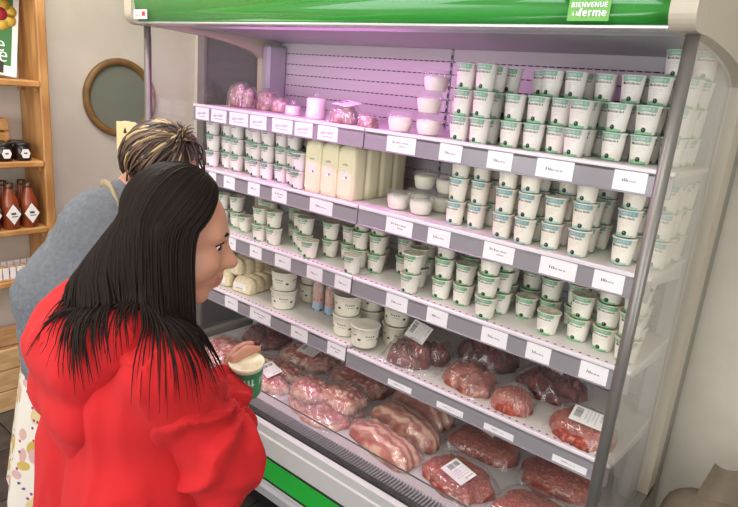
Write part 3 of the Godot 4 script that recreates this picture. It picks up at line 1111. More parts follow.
func milk_bottles():
	var img := Image.create(128, 256, true, Image.FORMAT_RGB8)
	img.fill(c8(237, 229, 194))
	scribble(img, 42, 62, 44, 14, c8(84, 84, 90), 3)
	img.fill_rect(Rect2i(44, 96, 44, 60), c8(244, 240, 226))
	for k in 4:
		scribble(img, 48, 100 + 13 * k, 34, 6, c8(132, 136, 150), 1)
	blot(img, 80, 146, 7, 9, c8(70, 80, 120))
	var lm := tex_mat(img, 0.35)
	var t := Node3D.new()
	var m := MB.new()
	m.smooth(true)
	# square bottle with rounded edges, shoulders and neck
	var secs := [[0.0, 0.034], [0.003, 0.038], [0.03, 0.0385], [0.17, 0.0385], [0.18, 0.036], [0.192, 0.025], [0.198, 0.016], [0.214, 0.0155]]
	var ring := func(y: float, r: float) -> Array:
		var o := []
		for k in 24:
			var a := TAU * k / 24 + PI / 24
			var s := pow(pow(absf(cos(a)), 14.0) + pow(absf(sin(a)), 14.0), -1.0 / 14.0)
			var q := clampf((0.0365 - r) / 0.02, 0.0, 1.0)
			o.append(Vector3(sin(a), 0, cos(a)) * r * lerpf(s, 1.0, q) + Vector3(0, y, 0))
		return o
	for i in secs.size() - 1:
		var a: Array = ring.call(secs[i][0], secs[i][1])
		var b: Array = ring.call(secs[i + 1][0], secs[i + 1][1])
		for k in 24:
			var k1 := (k + 1) % 24
			m.quad(a[k], a[k1], b[k1], b[k], (a[k] + a[k1]) * Vector3(1, 0, 1) + Vector3(0, 0.0001, 0))
	m.smooth(false)
	var pm := mat(c8(236, 228, 192), 0.35)
	part(t, "bottle", m.done(), pm)
	m = MB.new()
	m.box(Vector3(0, 0.09, 0.0386), Vector3(0.062, 0.15, 0.0007), 0.0001)
	part(t, "label", m.done(), lm)
	m = MB.new()
	m.lathe([Vector2(0, 0.2), Vector2(0.0175, 0.2), Vector2(0.0175, 0.2155), Vector2(0.016, 0.217), Vector2(0, 0.217)], 18)
	part(t, "cap", m.done(), mat(c8(214, 208, 190), 0.4))
	protos["milk"] = {"node": t, "h": 0.2}
	for i in 3:
		for j in 4:
			put("milk", "milk_bottle", Vector3(-1.562 + 0.0785 * i, S2 + 0.0005, -0.27 - 0.079 * j - [0.0, 0.004, 0.008][i]), "square cream milk bottle, %s row from the front, %s from the yoghurt pots" % [ordinal(j + 1), ordinal(i + 1)], "milk bottle", "milk bottles on the second shelf")

func shelf_four_goods():
	for p in [[-1.735, -.29, 0], [-1.735, -.29, 1], [-1.64, -.55, 0], [-1.64, -.55, 1], [-1.72, -.44, 0], [-1.72, -.44, 1], [-1.385, -.29, 0], [-1.385, -.29, 1], [-1.27, -.265, 0], [-1.362, -.41, 0], [-1.362, -.41, 1], [-1.22, -.39, 0], [-1.22, -.39, 1]]:
		var yy: float = S4L if p[0] < XM - 0.05 else S4
		if p[0] == -1.27: yy = S4L
		put("cream_tub", "cream_tub", Vector3(p[0], yy + 0.002 + 0.0795 * p[2], p[1]), "%s cream tub %s" % ["lower" if p[2] == 0 else "upper", {-1.735: "in the front stack next to the ridged cartons", -1.64: "in the rear stack behind the drink bottles", -1.72: "in the second stack behind the cartons end", -1.385: "in the front stack beside the single tub", -1.27: "standing single in front of two stacks", -1.362: "in the stack behind the bay joint", -1.22: "in the stack beside the beef chunks"}[p[0]]], "tub", "cream tubs on the lowest shelf", rng.randf_range(-0.4, 0.4))
	# two small printed drink cartons
	var img := Image.create(128, 128, true, Image.FORMAT_RGB8)
	img.fill(c8(226, 190, 178))
	img.fill_rect(Rect2i(0, 78, 128, 50), c8(186, 206, 226))
	for k in 4:
		scribble(img, 6 + k * 32, 62, 22, 12, c8(168, 70, 52), 2)
		blot(img, 20 + k * 32, 108, 8, 6, c8(50, 56, 72))
		blot(img, 16 + k * 32, 30, 7, 12, c8(238, 222, 214))
	img.fill_rect(Rect2i(0, 0, 128, 12), c8(230, 214, 204))
	var t := Node3D.new()
	var m := MB.new()
	m.lathe([Vector2(0, 0), Vector2(0.023, 0), Vector2(0.025, 0.004), Vector2(0.025, 0.095), Vector2(0.022, 0.115), Vector2(0.014, 0.128)], 16)
	part(t, "bottle", m.done(), tex_mat(img, 0.4))
	m = MB.new()
	m.lathe([Vector2(0.0145, 0.128), Vector2(0.0155, 0.129), Vector2(0.0155, 0.142), Vector2(0, 0.143)], 14)
	part(t, "cap", m.done(), mat(c8(214, 120, 100), 0.4))
	protos["drink"] = {"node": t, "h": 0.14}
	for p in [[-1.625, -.385], [-1.555, -.385], [-1.59, -.345]].slice(0, 2):
		put("drink", "drink_bottle", Vector3(p[0], S4L + 0.001, p[1]), "small pink and pale blue drink bottle %s" % ("next to the cream tub stack" if p[0] < -1.6 else "nearer the bay joint"), "bottle", "small drink bottles on the lowest shelf", 0.3)
	# ridged egg cartons
	t = Node3D.new()
	m = MB.new()
	m.smooth(true)
	var pulp := tri_mat(noise_tex(noise(0.06, 3), c8(224, 204, 164), c8(240, 226, 194), 128), Vector3(6, 6, 6), 0.85)
	var w := 0.058
	var L := 0.15
	var nz := 60
	var nx := 16
	var g := []
	for j in nz + 1:
		var zz := -L + 2 * L * j / nz
		var row := []
		for i in nx + 1:
			var a := PI * i / nx
			var rid := 0.011 * pow(absf(sin(zz * PI / 0.05)), 0.6)
			var endf := pow(clampf((L - absf(zz)) / 0.03, 0.0, 1.0), 0.4)
			var cx := signf(cos(a)) * pow(absf(cos(a)), 0.55)
			row.append(Vector3(-cx * (w - 0.004 + rid * 0.5) * (0.85 + 0.15 * endf), 0.003 + (0.055 + rid) * pow(sin(a), 0.5) * (0.35 + 0.65 * endf), zz))
		g.append(row)
	for j in nz:
		for i in nx:
			m.quad(g[j][i], g[j][i + 1], g[j + 1][i + 1], g[j + 1][i], Vector3(g[j][i].x, 0.03, 0))
	for j in [0, nz]:
		for i in nx:
			m.tri(g[j][i], g[j][i + 1], Vector3(0, 0.003, g[j][0].z), Vector3(0, 0, g[j][0].z))
	m.smooth(false)
	part(t, "carton", m.done(), pulp)
	part(t, "label", box_mesh(Vector3(0, 0.03, L + 0.0012), Vector3(0.07, 0.03, 0.001), 0.0003), M.label)
	protos["eggs"] = {"node": t, "h": 0.06}
	var egg := -1
	for p in [[-2.125, -.395, 0], [-1.985, -.40, 0], [-2.055, -.42, 1]]:
		egg += 1
		put("eggs", "egg_carton", Vector3(p[0], S4L + 0.001 + 0.062 * p[2], p[1]), ["ridged cream carton next to the corner pillar", "ridged cream carton next to the cream tubs", "ridged cream carton lying across two others"][egg], "carton", "ridged cartons on the lowest shelf", 0.12 if p[2] == 0 else -0.1)

# ---- packed meat
func meat_tint(kind: String, p: Vector3, n1: FastNoiseLite, n2: FastNoiseLite) -> Color:
	var a := n1.get_noise_3d(p.x * 100, p.y * 100, p.z * 100)
	var b := n2.get_noise_3d(p.x * 100, p.y * 100, p.z * 100)
	var c: Color
	match kind:
		"rib":
			c = c8(196, 110, 100).lerp(c8(150, 64, 62), clampf(a * 1.2 + 0.3, 0, 1))
			c = c.lerp(c8(232, 200, 184), smoothstep(0.12, 0.42, absf(b) * 1.3 - 0.12 + 0.2 * a))
		"belly":
			var s := sin(p.z * 190.0 + a * 3.2)
			c = c8(194, 122, 108).lerp(c8(224, 186, 160), smoothstep(-0.4, 0.6, s + 0.4 * b))
			c = c.lerp(c8(164, 88, 80), 0.7 * smoothstep(0.5, 0.9, -s + b * 0.6))
		"mince":
			c = c8(196, 104, 84).lerp(c8(158, 72, 58), clampf(a + 0.5, 0, 1))
			c = c.lerp(c8(232, 190, 170), smoothstep(0.2, 0.45, b))
		"cured":
			c = c8(176, 150, 140).lerp(c8(124, 98, 90), clampf(a + 0.4, 0, 1))
			c = c.lerp(c8(230, 208, 198), smoothstep(0.1, 0.4, b))
		"dark":
			c = c8(124, 34, 34).lerp(c8(78, 20, 24), clampf(a + 0.5, 0, 1))
			c = c.lerp(c8(192, 96, 84), smoothstep(0.3, 0.6, b))
		_:
			c = c8(162, 84, 66).lerp(c8(124, 56, 46), clampf(a + 0.5, 0, 1))
			c = c.lerp(c8(206, 150, 126), smoothstep(0.2, 0.5, b))
	return c.srgb_to_linear()

var meat_n := 0
func meat_pack(kind: String, at: Vector3, w: float, d: float, h: float, turn: float, label: String, tagged := 0, bag := 1.15, crinkle := 1.0, lumps := [], group := "") -> Node3D:
	meat_n += 1
	var called: String = {"rib": "meat_pack", "belly": "bacon_pack", "mince": "mince_pack", "dark": "beef_pack", "roast": "roast_pack", "cured": "cured_meat_pack"}[kind]
	var t := thing(called, label, "meat pack", at, group, turn)
	if lumps.is_empty():
		lumps = [[0.0, 0.0, w, d, h]]
	var hs := []
	var pw: float = {"mince": 2.4, "dark": 2.2, "belly": 5.0}.get(kind, 2.8)
	var bump: float = {"mince": 0.005, "rib": 0.012, "belly": 0.008, "dark": 0.022, "roast": 0.012}.get(kind, 0.008)
	for li in lumps.size():
		var L: Array = lumps[li]
		var sd := meat_n * 7 + li
		var no := noise(0.9, 2, FastNoiseLite.TYPE_SIMPLEX_SMOOTH, 100 + sd)
		var nb := noise({"mince": 1.0, "rib": 0.16, "belly": 0.14, "dark": 0.3}.get(kind, 0.22), 2, FastNoiseLite.TYPE_SIMPLEX_SMOOTH, 200 + sd)
		var n1 := noise(0.18, 2, FastNoiseLite.TYPE_SIMPLEX_SMOOTH, 300 + sd)
		var n2 := noise({"mince": 1.4, "rib": 0.26, "belly": 0.5}.get(kind, 0.4), 3, FastNoiseLite.TYPE_SIMPLEX_SMOOTH, 400 + sd)
		var cx: float = L[0]
		var cz: float = L[1]
		var lw: float = L[2]
		var ld: float = L[3]
		var lh: float = L[4]
		var outline := func(a: float) -> float:
			var s := pow(pow(absf(cos(a)), pw) + pow(absf(sin(a)), pw), -1.0 / pw)
			return s * (1.0 + 0.16 * no.get_noise_2d(cos(a) * 1.3, sin(a) * 1.3))
		var height := func(x: float, z: float) -> float:
			x -= cx
			z -= cz
			var a := atan2(z / ld, x / lw)
			var rho := Vector2(x / lw, z / ld).length() / (outline.call(a) as float)
			if rho >= 1.0: return 0.0
			var hh := lh * pow(1.0 - pow(rho, 3.0), 0.5)
			return maxf(hh + bump * nb.get_noise_2d(x * 100, z * 100) * minf(1.0, (1.0 - rho) * 4.0), 0.0015)
		hs.append(height)
		var m := MB.new()
		m.smooth(true)
		var NR := 26
		var NA := 72
		var rings := []
		for i in NR + 1:
			var rr := pow(float(i) / NR, 0.7)
			var row := []
			for j in NA:
				var a := TAU * j / NA
				var o: float = outline.call(a) * rr * 0.9999
				var x := cx + cos(a) * o * lw
				var z := cz + sin(a) * o * ld
				row.append(Vector3(x, height.call(x, z) if i < NR else 0.0, z))
			rings.append(row)
		var cols := []
		for i in NR + 1:
			var row := []
			for j in NA:
				var cc := meat_tint(kind, rings[i][j], n1, n2)
				if kind == "rib" and i > NR - 7:
					cc = cc.lerp(c8(226, 196, 178).srgb_to_linear(), 0.75 * clampf(0.6 + 1.6 * n1.get_noise_2d(j * 3.0, i * 6.0), 0.0, 1.0))
				row.append(cc)
			cols.append(row)
		for i in NR:
			for j in NA:
				var j1 := (j + 1) % NA
				var q := [rings[i][j], rings[i][j1], rings[i + 1][j1], rings[i + 1][j]]
				var qc := [cols[i][j], cols[i][j1], cols[i + 1][j1], cols[i + 1][j]]
				var outw := Vector3(q[3].x - cx, 0.05, q[3].z - cz) if i > NR - 4 else Vector3.UP
				for idx in [[0, 1, 2], [0, 2, 3]]:
					var o3: Array = idx
					if (q[idx[1]] - q[idx[0]]).cross(q[idx[2]] - q[idx[0]]).dot(outw) > 0.0:
						o3 = [idx[0], idx[2], idx[1]]
					for p in o3:
						m.col = qc[p]
						m.v(q[p], Vector2.ZERO)
		for j in NA:
			m.tri(rings[NR][j], rings[NR][(j + 1) % NA], Vector3(cx, 0, cz), Vector3.DOWN)
		m.smooth(false)
		part(t, "meat", m.done(), M.mince if kind == "mince" else M.meat)
	var top := func(x: float, z: float) -> float:
		var best := 0.0
		for hf in hs:
			best = maxf(best, hf.call(x, z))
		return best
	# the film: a crinkled sheet drawn over the meat and sealed beyond it
	var m := MB.new()
	m.smooth(true)
	var NG := 36
	var gr := []
	var nc := noise(0.62, 2, FastNoiseLite.TYPE_SIMPLEX_SMOOTH, 500 + meat_n)
	nc.fractal_type = FastNoiseLite.FRACTAL_RIDGED
	for j in NG + 1:
		var row := []
		for i in NG + 1:
			var u := -1.0 + 2.0 * i / NG
			var v := -1.0 + 2.0 * j / NG
			var x := u * w * bag * (1.0 - 0.1 * pow(absf(v), 4))
			var z := v * d * bag * (1.0 - 0.1 * pow(absf(u), 4))
			var hm: float = 0.0
			for o in [[0, 0], [0.012, 0], [-0.012, 0], [0, 0.012], [0, -0.012]]:
				hm = maxf(hm, top.call(x + o[0], z + o[1]))
			var loose := clampf(1.0 - hm / 0.03, 0.0, 1.0)
			var edge := clampf((1.0 - maxf(absf(u), absf(v))) * 5.0, 0.0, 1.0)
			row.append(Vector3(x, hm + 0.003 + crinkle * edge * lerpf(0.0045, 0.018, loose) * (0.5 + 0.5 * nc.get_noise_2d(x * 100, z * 100)), z))
		gr.append(row)
	for j in NG:
		for i in NG:
			m.quad(gr[j][i], gr[j][i + 1], gr[j + 1][i + 1], gr[j + 1][i], Vector3.UP)
	m.smooth(false)
	part(t, "plastic_film", m.done(), M.film)
	if tagged > 0:
		var lx := w * (0.2 if tagged != 3 else -0.1)
		var lz := d * (0.3 if tagged != 3 else -0.3)
		var lb := part(t, "label", box_mesh(Vector3.ZERO, Vector3(0.095, 0.0008, 0.07), 0.0002), M.label if tagged != 2 else M.label2, Vector3(lx, maxf(top.call(lx, lz), top.call(lx + 0.03, lz)) + (0.011 if tagged != 3 else 0.03), lz), "white paper label with lines of print")
		lb.rotation = Vector3(0.22 if tagged != 3 else 0.85, -turn + (0.1 if tagged == 1 else -0.25), -0.06)
	return t

func meats():
	M.meat = mat(Color.WHITE, 0.34)
	M.meat.vertex_color_use_as_albedo = true
	M.mince = mat(Color.WHITE, 0.42)
	M.mince.vertex_color_use_as_albedo = true
	var grain := noise(0.05, 2, FastNoiseLite.TYPE_CELLULAR, 77)
	M.mince.albedo_texture = noise_tex(grain, c8(255, 226, 212), c8(196, 150, 138), 256, 0.1, 0.9)
	var gn := NoiseTexture2D.new()
	gn.width = 256
	gn.height = 256
	gn.seamless = true
	gn.as_normal_map = true
	gn.bump_strength = 14.0
	gn.noise = grain
	M.mince.normal_enabled = true
	M.mince.normal_texture = gn
	M.mince.uv1_triplanar = true
	M.mince.uv1_scale = Vector3(9, 9, 9)
	var D := DECK + 0.003
	# lowest shelf
	meat_pack("dark", Vector3(-1.075, S4 + 0.002, -.32), 0.11, 0.085, 0.068, 0.15, "dark red beef chunks in clear film next to the cream tubs", 3, 1.12, 1.2, [[-0.02, 0.0, 0.08, 0.085, 0.065], [0.06, -0.045, 0.05, 0.045, 0.06]])
	meat_pack("roast", Vector3(-0.85, S4 + 0.002, -.315), 0.095, 0.07, 0.06, -0.2, "reddish brown roast in clear film between beef chunks and round mince", 0, 1.15)
	meat_pack("mince", Vector3(-0.678, S4 + 0.002, -.285), 0.062, 0.056, 0.062, 0.2, "round ball of minced meat on the lowest shelf", 0, 1.06)
	meat_pack("dark", Vector3(-0.90, S4 + 0.002, -.525), 0.11, 0.1, 0.075, 0.1, "dark beef pack standing behind the brown roast", 0, 1.1, 2.6)
	meat_pack("dark", Vector3(-0.64, S4 + 0.002, -.50), 0.115, 0.1, 0.055, 0.1, "dark beef pack with paper label behind the round mince", 3, 1.12, 3.0)
	meat_pack("mince", Vector3(-0.46, S4 + 0.002, -.30), 0.095, 0.078, 0.062, -0.1, "wide pack of pinkish mince against the end glass", 1, 1.05)
	# deck, from the far end of the case to the near end
	meat_pack("dark", Vector3(-2.045, D, -.49), 0.13, 0.11, 0.05, 0.1, "dark red meat pack in the closed corner of the deck", 0, 1.03)
	meat_pack("rib", Vector3(-1.76, D, -.49), 0.14, 0.11, 0.06, 0.1, "pink rib pack with purple white label at the back under the cartons", 1, 1.03)
	meat_pack("rib", Vector3(-2.05, D, -.24), 0.13, 0.11, 0.05, -0.1, "pink rib pack lying behind the red sweatshirt", 0, 1.03)
	meat_pack("rib", Vector3(-1.745, D, -.24), 0.155, 0.115, 0.058, 0.12, "long pink cutlet pack with white label beside the held cup", 2, 1.03, 1.0, [[0.0, -0.055, 0.15, 0.052, 0.05], [0.0, 0.055, 0.15, 0.05, 0.048]])
	meat_pack("rib", Vector3(-1.45, D, -.50), 0.145, 0.11, 0.062, -0.1, "marbled rib steak pack at the back of the deck", 0, 1.03)
	meat_pack("rib", Vector3(-1.415, D + 0.036, -.255), 0.16, 0.13, 0.062, -0.12, "two marbled rib steaks in shiny film behind the front guard", 0, 1.06, 1.5, [[-0.07, 0.03, 0.085, 0.075, 0.05], [0.055, -0.035, 0.09, 0.075, 0.058]])
	meat_pack("rib", Vector3(-1.41, D, -.235), 0.15, 0.12, 0.03, -0.05, "flat pink cutlet pack under the two marbled rib steaks", 0, 1.03)
	meat_pack("belly", Vector3(-1.12, D, -.50), 0.14, 0.07, 0.085, -0.2, "striped pork belly slices in the rearmost pack on the deck", 0, 1.04)
	meat_pack("belly", Vector3(-1.095, D, -.345), 0.15, 0.064, 0.08, -0.2, "striped pork belly slices in the middle pack of three", 0, 1.03)
	meat_pack("belly", Vector3(-1.085, D, -.20), 0.15, 0.062, 0.066, -0.18, "striped pork belly slices along the front guard", 0, 1.06)
	meat_pack("mince", Vector3(-0.80, D, -.235), 0.125, 0.095, 0.05, -0.3, "reddish mince pack with white label beside the pork belly", 2, 1.06, 2.0)
	meat_pack("mince", Vector3(-0.835, D, -.485), 0.13, 0.11, 0.045, 0.12, "mince pack in crinkled film with grey white label at the back", 3, 1.06, 3.2)
	meat_pack("mince", Vector3(-0.55, D, -.485), 0.13, 0.105, 0.055, 0.1, "mince pack with label under the end shelf", 3, 1.05, 2.4)
	meat_pack("mince", Vector3(-0.525, D, -.23), 0.135, 0.1, 0.055, -0.15, "orange red mince pack at the near front corner of the deck", 0, 1.06, 2.4)
	# packed cold meats and cheeses on the top shelf
	meat_pack("cured", Vector3(-2.165, S1 + 0.002, -.40), 0.06, 0.055, 0.095, 0.3, "bundle of pale pink sausages in clear film at the end of the top shelf", 0, 1.08, 1.5, [[-0.03, 0.015, 0.026, 0.034, 0.085], [0.0, 0.02, 0.024, 0.03, 0.095], [0.032, 0.01, 0.024, 0.034, 0.08], [0.0, -0.03, 0.05, 0.022, 0.07]])
	meat_pack("cured", Vector3(-2.03, S1 + 0.002, -.42), 0.045, 0.045, 0.075, 0.1, "tall clear bag of cured meat on the top shelf", 0, 1.15, 2.0)
	meat_pack("cured", Vector3(-1.93, S1 + 0.002, -.40), 0.035, 0.035, 0.05, 0.4, "small brown cured sausage piece on the top shelf", 0, 1.15)
	meat_pack("cured", Vector3(-1.475, S1 + 0.002, -.30), 0.05, 0.045, 0.055, 0.2, "brown cured meat pack with pale label on the top shelf", 2, 1.15, 1.6)
	meat_pack("cured", Vector3(-1.345, S1 + 0.002, -.27), 0.034, 0.03, 0.036, 0.1, "small dark cured meat block beside the top shelf cheese tubs", 0, 1.1)
	# two wrapped white cheeses
	for p in [[-1.79, -.34, 0.03, 0.035, "crumpled white wrapped cheese on the top shelf"], [-1.645, -.32, 0.036, 0.075, "round pale cheese roll leaning on the top shelf"]]:
		var t := thing("wrapped_cheese", p[4], "cheese", Vector3(p[0], S1 + 0.001, p[1]))
		var m := MB.new()
		m.lathe([Vector2(0, 0), Vector2(p[2] * 0.9, 0), Vector2(p[2], 0.006), Vector2(p[2] * 0.97, p[3] * 0.5), Vector2(p[2], p[3] - 0.006), Vector2(p[2] * 0.88, p[3]), Vector2(0, p[3] + 0.001)], 18)
		part(t, "cheese", m.done(), mat(c8(236, 228, 220), 0.5))
		m = MB.new()
		m.lathe([Vector2(p[2] + 0.002, 0.0), Vector2(p[2] + 0.004, 0.01), Vector2(p[2] + 0.001, p[3] * 0.6), Vector2(p[2] + 0.002, p[3] + 0.001), Vector2(p[2] * 0.4, p[3] + 0.006), Vector2(0.008, p[3] + 0.008), Vector2(0.012, p[3] + 0.02)], 14)
		part(t, "wrapper", m.done(), M.film)

# ---------------------------------------------------------------- wall things
func wall_mirror():
	var t := thing("round_mirror", "round wall mirror in a brown wooden ring frame", "mirror", Vector3(XW + 0.002, 1.447, -0.385))
	t.basis = Basis(Vector3(0, 0, 1), -PI / 2)
	var m := MB.new()
	m.lathe([Vector2(0.168, 0.0), Vector2(0.203, 0.0), Vector2(0.208, 0.012), Vector2(0.202, 0.026), Vector2(0.186, 0.03), Vector2(0.172, 0.022), Vector2(0.168, 0.008)], 64)
	part(t, "frame", m.done(), M.frame_wood)
	m = MB.new()
	m.lathe([Vector2(0, 0.001), Vector2(0.17, 0.001), Vector2(0.1705, 0.008), Vector2(0.1695, 0.0081), Vector2(0.168, 0.0081), Vector2(0, 0.0081)], 64)
	part(t, "glass", m.done(), M.mirror)

func cream_card():
	var t := thing("cream_card", "small cream card with black pictogram hanging at the case end", "sign", Vector3(-2.33, 1.345, 0.06))
	t.rotation.y = 0.9
	part(t, "card", box_mesh(Vector3.ZERO, Vector3(0.075, 0.115, 0.002), 0.0005), mat(c8(226, 206, 146), 0.7))
	var m := MB.new()
	m.ext(PackedVector2Array([Vector2(-0.012, 0.012), Vector2(0.002, 0.012), Vector2(-0.001, 0.026), Vector2(-0.005, 0.036), Vector2(-0.009, 0.026)]), 2, 0.001, 0.002)
	part(t, "pictogram", m.done(), M.dark)
	m = MB.new()
	m.box(Vector3(0.0, 0.05, -0.006), Vector3(0.03, 0.02, 0.01))
	m.tube([Vector3(0.0, 0.05, -0.006), Vector3(0.085, 0.05, 0.006)], [0.003], 6)
	part(t, "clip", m.done(), M.case_grey)

func wooden_shelves():
	var z0 := 0.082
	var z1 := 1.15
	var xf := -2.96
	var t := thing("wooden_shelf_unit", "open pine shelf unit against the cream wall", "shelf unit", Vector3(0, 0, 0))
	for z: float in [z0 + 0.02, z1 - 0.02]:
		part(t, "upright", box_mesh(Vector3((XW + xf) / 2 + 0.003, 1.05, z), Vector3(xf - XW - 0.006, 2.1, 0.04), 0.004), M.pine_up)
	for y: float in [1.518, 1.158, 0.843, 0.597]:
		var b := part(t, "shelf_board", box_mesh(Vector3((XW + xf) / 2 + 0.005, y - 0.014, (z0 + z1) / 2), Vector3(xf - XW + 0.004, 0.028, z1 - z0 - 0.084), 0.005), M.pine)
		var m := MB.new()
		for sx: float in [XW + 0.05, xf - 0.03]:
			m.box(Vector3(sx, y - 0.04, z0 + 0.05), Vector3(0.03, 0.022, 0.018), 0.003)
		part(b, "batten", m.done(), M.pine_up)
	part(t, "shelf_board", box_mesh(Vector3((XW + xf) / 2 + 0.005, 1.91, (z0 + z1) / 2), Vector3(xf - XW + 0.004, 0.028, z1 - z0 - 0.084), 0.005), M.pine)
	# poster leaning on the upper board
	var po := thing("flower_poster", "white card with yellow flower on green leaning on the pine shelf", "poster", Vector3(-3.05, 1.54, 0.305))
	po.rotation = Vector3(-0.14, 0, 0.12)
	part(po, "card", box_mesh(Vector3(0, 0.19, 0.0), Vector3(0.004, 0.38, 0.24), 0.001), M.paper)
	part(po, "green_field", box_mesh(Vector3(0.0026, 0.19, 0.005), Vector3(0.001, 0.29, 0.2), 0.0003), mat(c8(66, 122, 70), 0.6))
	for k in 7:
		var a := TAU * k / 7
		var m := MB.new()
		m.xf = Transform3D(Basis(Vector3(0, 0, 1), -PI / 2), Vector3(0.0032, 0.262 + 0.043 * sin(a), -0.045 + 0.043 * cos(a)))
		m.lathe([Vector2(0, 0), Vector2(0.027, 0), Vector2(0.027, 0.001), Vector2(0, 0.001)], 16)
		part(po, "petal", m.done(), mat(c8(214, 178, 74), 0.6))
	var mm := MB.new()
	mm.xf = Transform3D(Basis(Vector3(0, 0, 1), -PI / 2), Vector3(0.0045, 0.262, -0.045))
	mm.lathe([Vector2(0, 0), Vector2(0.028, 0), Vector2(0.028, 0.001), Vector2(0, 0.001)], 18)
	part(po, "flower_heart", mm.done(), mat(c8(176, 44, 60), 0.6))
	var tm := TextMesh.new()
	var fnt := SystemFont.new()
	fnt.font_names = PackedStringArray(["Droid Serif"])
	tm.font = fnt
	tm.text = "e"
	tm.pixel_size = 0.0024
	tm.font_size = 32
	tm.depth = 0.001
	for q in [[0.13, -0.05], [0.085, -0.062]]:
		var le := part(po, "lettering", tm, M.white, Vector3(0.0036, q[0], q[1]))
		le.rotation.y = PI / 2
	part(po, "dark_print", box_mesh(Vector3(0.0033, 0.035, -0.03), Vector3(0.001, 0.05, 0.07), 0.0003), mat(c8(58, 50, 44), 0.7))
	# jars
	var proto := Node3D.new()
	var m2 := MB.new()
	m2.lathe([Vector2(0, 0), Vector2(0.033, 0), Vector2(0.036, 0.004), Vector2(0.036, 0.06), Vector2(0.031, 0.068), Vector2(0.031, 0.07)], 18)
	part(proto, "jar", m2.done(), mat(c8(44, 30, 24), 0.12))
	m2 = MB.new()
	m2.lathe([Vector2(0.033, 0.066), Vector2(0.034, 0.068), Vector2(0.034, 0.08), Vector2(0.032, 0.082), Vector2(0, 0.082)], 18)
	part(proto, "lid", m2.done(), mat(c8(34, 30, 28), 0.3))
	m2 = MB.new()
	m2.ext(PackedVector2Array([Vector2(-0.02, 0.035), Vector2(-0.012, 0.054), Vector2(0.012, 0.054), Vector2(0.02, 0.035), Vector2(0.012, 0.014), Vector2(-0.012, 0.014)]), 2, 0.0352, 0.0366)
	var jl := part(proto, "label", m2.done(), M.paper)
	m2 = MB.new()
	m2.box(Vector3(0, 0.036, 0.037), Vector3(0.014, 0.006, 0.0006), 0.0)
	part(jl, "print", m2.done(), M.dark)
	protos["jar"] = {"node": proto, "h": 0.08}
	for i in 3:
		for j in 2:
			put("jar", "preserve_jar", Vector3(-3.0 - 0.078 * j, 1.159, 0.2 + 0.079 * i), "squat dark preserve jar with six sided label, %s row, %s from the upright" % [["front", "back"][j], ordinal(i + 1)], "jar", "preserve jars on the pine shelf", PI / 2)
	var sc := thing("small_pine_crate", "small pine crate standing behind the preserve jars", "crate", Vector3(-3.13, 1.159, 0.42))
	for i in 3:
		part(sc, "slat", box_mesh(Vector3(0.045, 0.028 + 0.062 * i, 0), Vector3(0.01, 0.05, 0.4), 0.002), M.pine)
		part(sc, "slat", box_mesh(Vector3(-0.045, 0.028 + 0.062 * i, 0), Vector3(0.01, 0.05, 0.4), 0.002), M.pine)
	for s: float in [-1.0, 1.0]:
		part(sc, "end_board", box_mesh(Vector3(0, 0.09, s * 0.19), Vector3(0.08, 0.176, 0.012), 0.002), M.pine_up)
	# juice bottles
	proto = Node3D.new()
	m2 = MB.new()
	m2.lathe([Vector2(0, 0), Vector2(0.033, 0), Vector2(0.037, 0.005), Vector2(0.037, 0.105), Vector2(0.034, 0.13), Vector2(0.021, 0.165), Vector2(0.0165, 0.185), Vector2(0.0165, 0.195)], 20)
	var juice := mat(c8(138, 66, 36), 0.12)
	part(proto, "bottle", m2.done(), juice)
	m2 = MB.new()
	m2.lathe([Vector2(0.0175, 0.188), Vector2(0.018, 0.19), Vector2(0.018, 0.21), Vector2(0, 0.212)], 16)
	part(proto, "cap", m2.done(), mat(c8(96, 72, 52), 0.3, 0.6))
	m2 = MB.new()
	m2.ext(PackedVector2Array([Vector2(-0.032, 0.07), Vector2(0, 0.118), Vector2(0.032, 0.07), Vector2(0, 0.022)]), 2, 0.0355, 0.0378)
	jl = part(proto, "label", m2.done(), M.paper)
	m2 = MB.new()
	m2.box(Vector3(0, 0.074, 0.0382), Vector3(0.02, 0.01, 0.0006), 0.0)
	m2.box(Vector3(0.004, 0.06, 0.0382), Vector3(0.026, 0.004, 0.0006), 0.0)
	part(jl, "print", m2.done(), mat(c8(80, 66, 40), 0.6))
	protos["juice"] = {"node": proto, "h": 0.2}
	for i in 4:
		for j in 2:
			put("juice", "juice_bottle", Vector3(-3.0 - 0.08 * j, 0.8445, 0.185 + 0.083 * i), "orange brown juice bottle with diamond label, %s row, %s from the upright" % [["front", "back"][j], ordinal(i + 1)], "bottle", "juice bottles on the pine shelf", PI / 2 + rng.randf_range(-0.1, 0.1))
	# small slatted punnet and the pale crates under the unit
	var pu := thing("slatted_punnet", "small pale slatted punnet on the lowest pine board", "punnet", Vector3(-3.03, 0.5975, 0.27))
	part(pu, "floor_board", box_mesh(Vector3(0, 0.004, 0), Vector3(0.11, 0.008, 0.24), 0.001), M.pine_pale)
	for i in 8:
		var slat := box_mesh(Vector3.ZERO, Vector3(0.004, 0.055, 0.024), 0.001)
		part(pu, "slat", slat, M.paper, Vector3(0.055, 0.035, -0.105 + 0.03 * i))
		part(pu, "slat", slat, M.paper, Vector3(-0.055, 0.035, -0.105 + 0.03 * i))
	for i in 5:
		var eg := part(self, numbered("bread_roll"), lathe_mesh([Vector2(0, 0), Vector2(0.016, 0.004), Vector2(0.021, 0.02), Vector2(0.017, 0.04), Vector2(0.006, 0.05), Vector2(0, 0.051)], 14), mat(c8(196, 164, 110), 0.7), Vector3(-3.03, 0.606, 0.175 + 0.045 * i))
		tag(eg, "small tan round roll, %s from the upright in the punnet" % ordinal(i + 1), "roll", "rolls in the punnet")
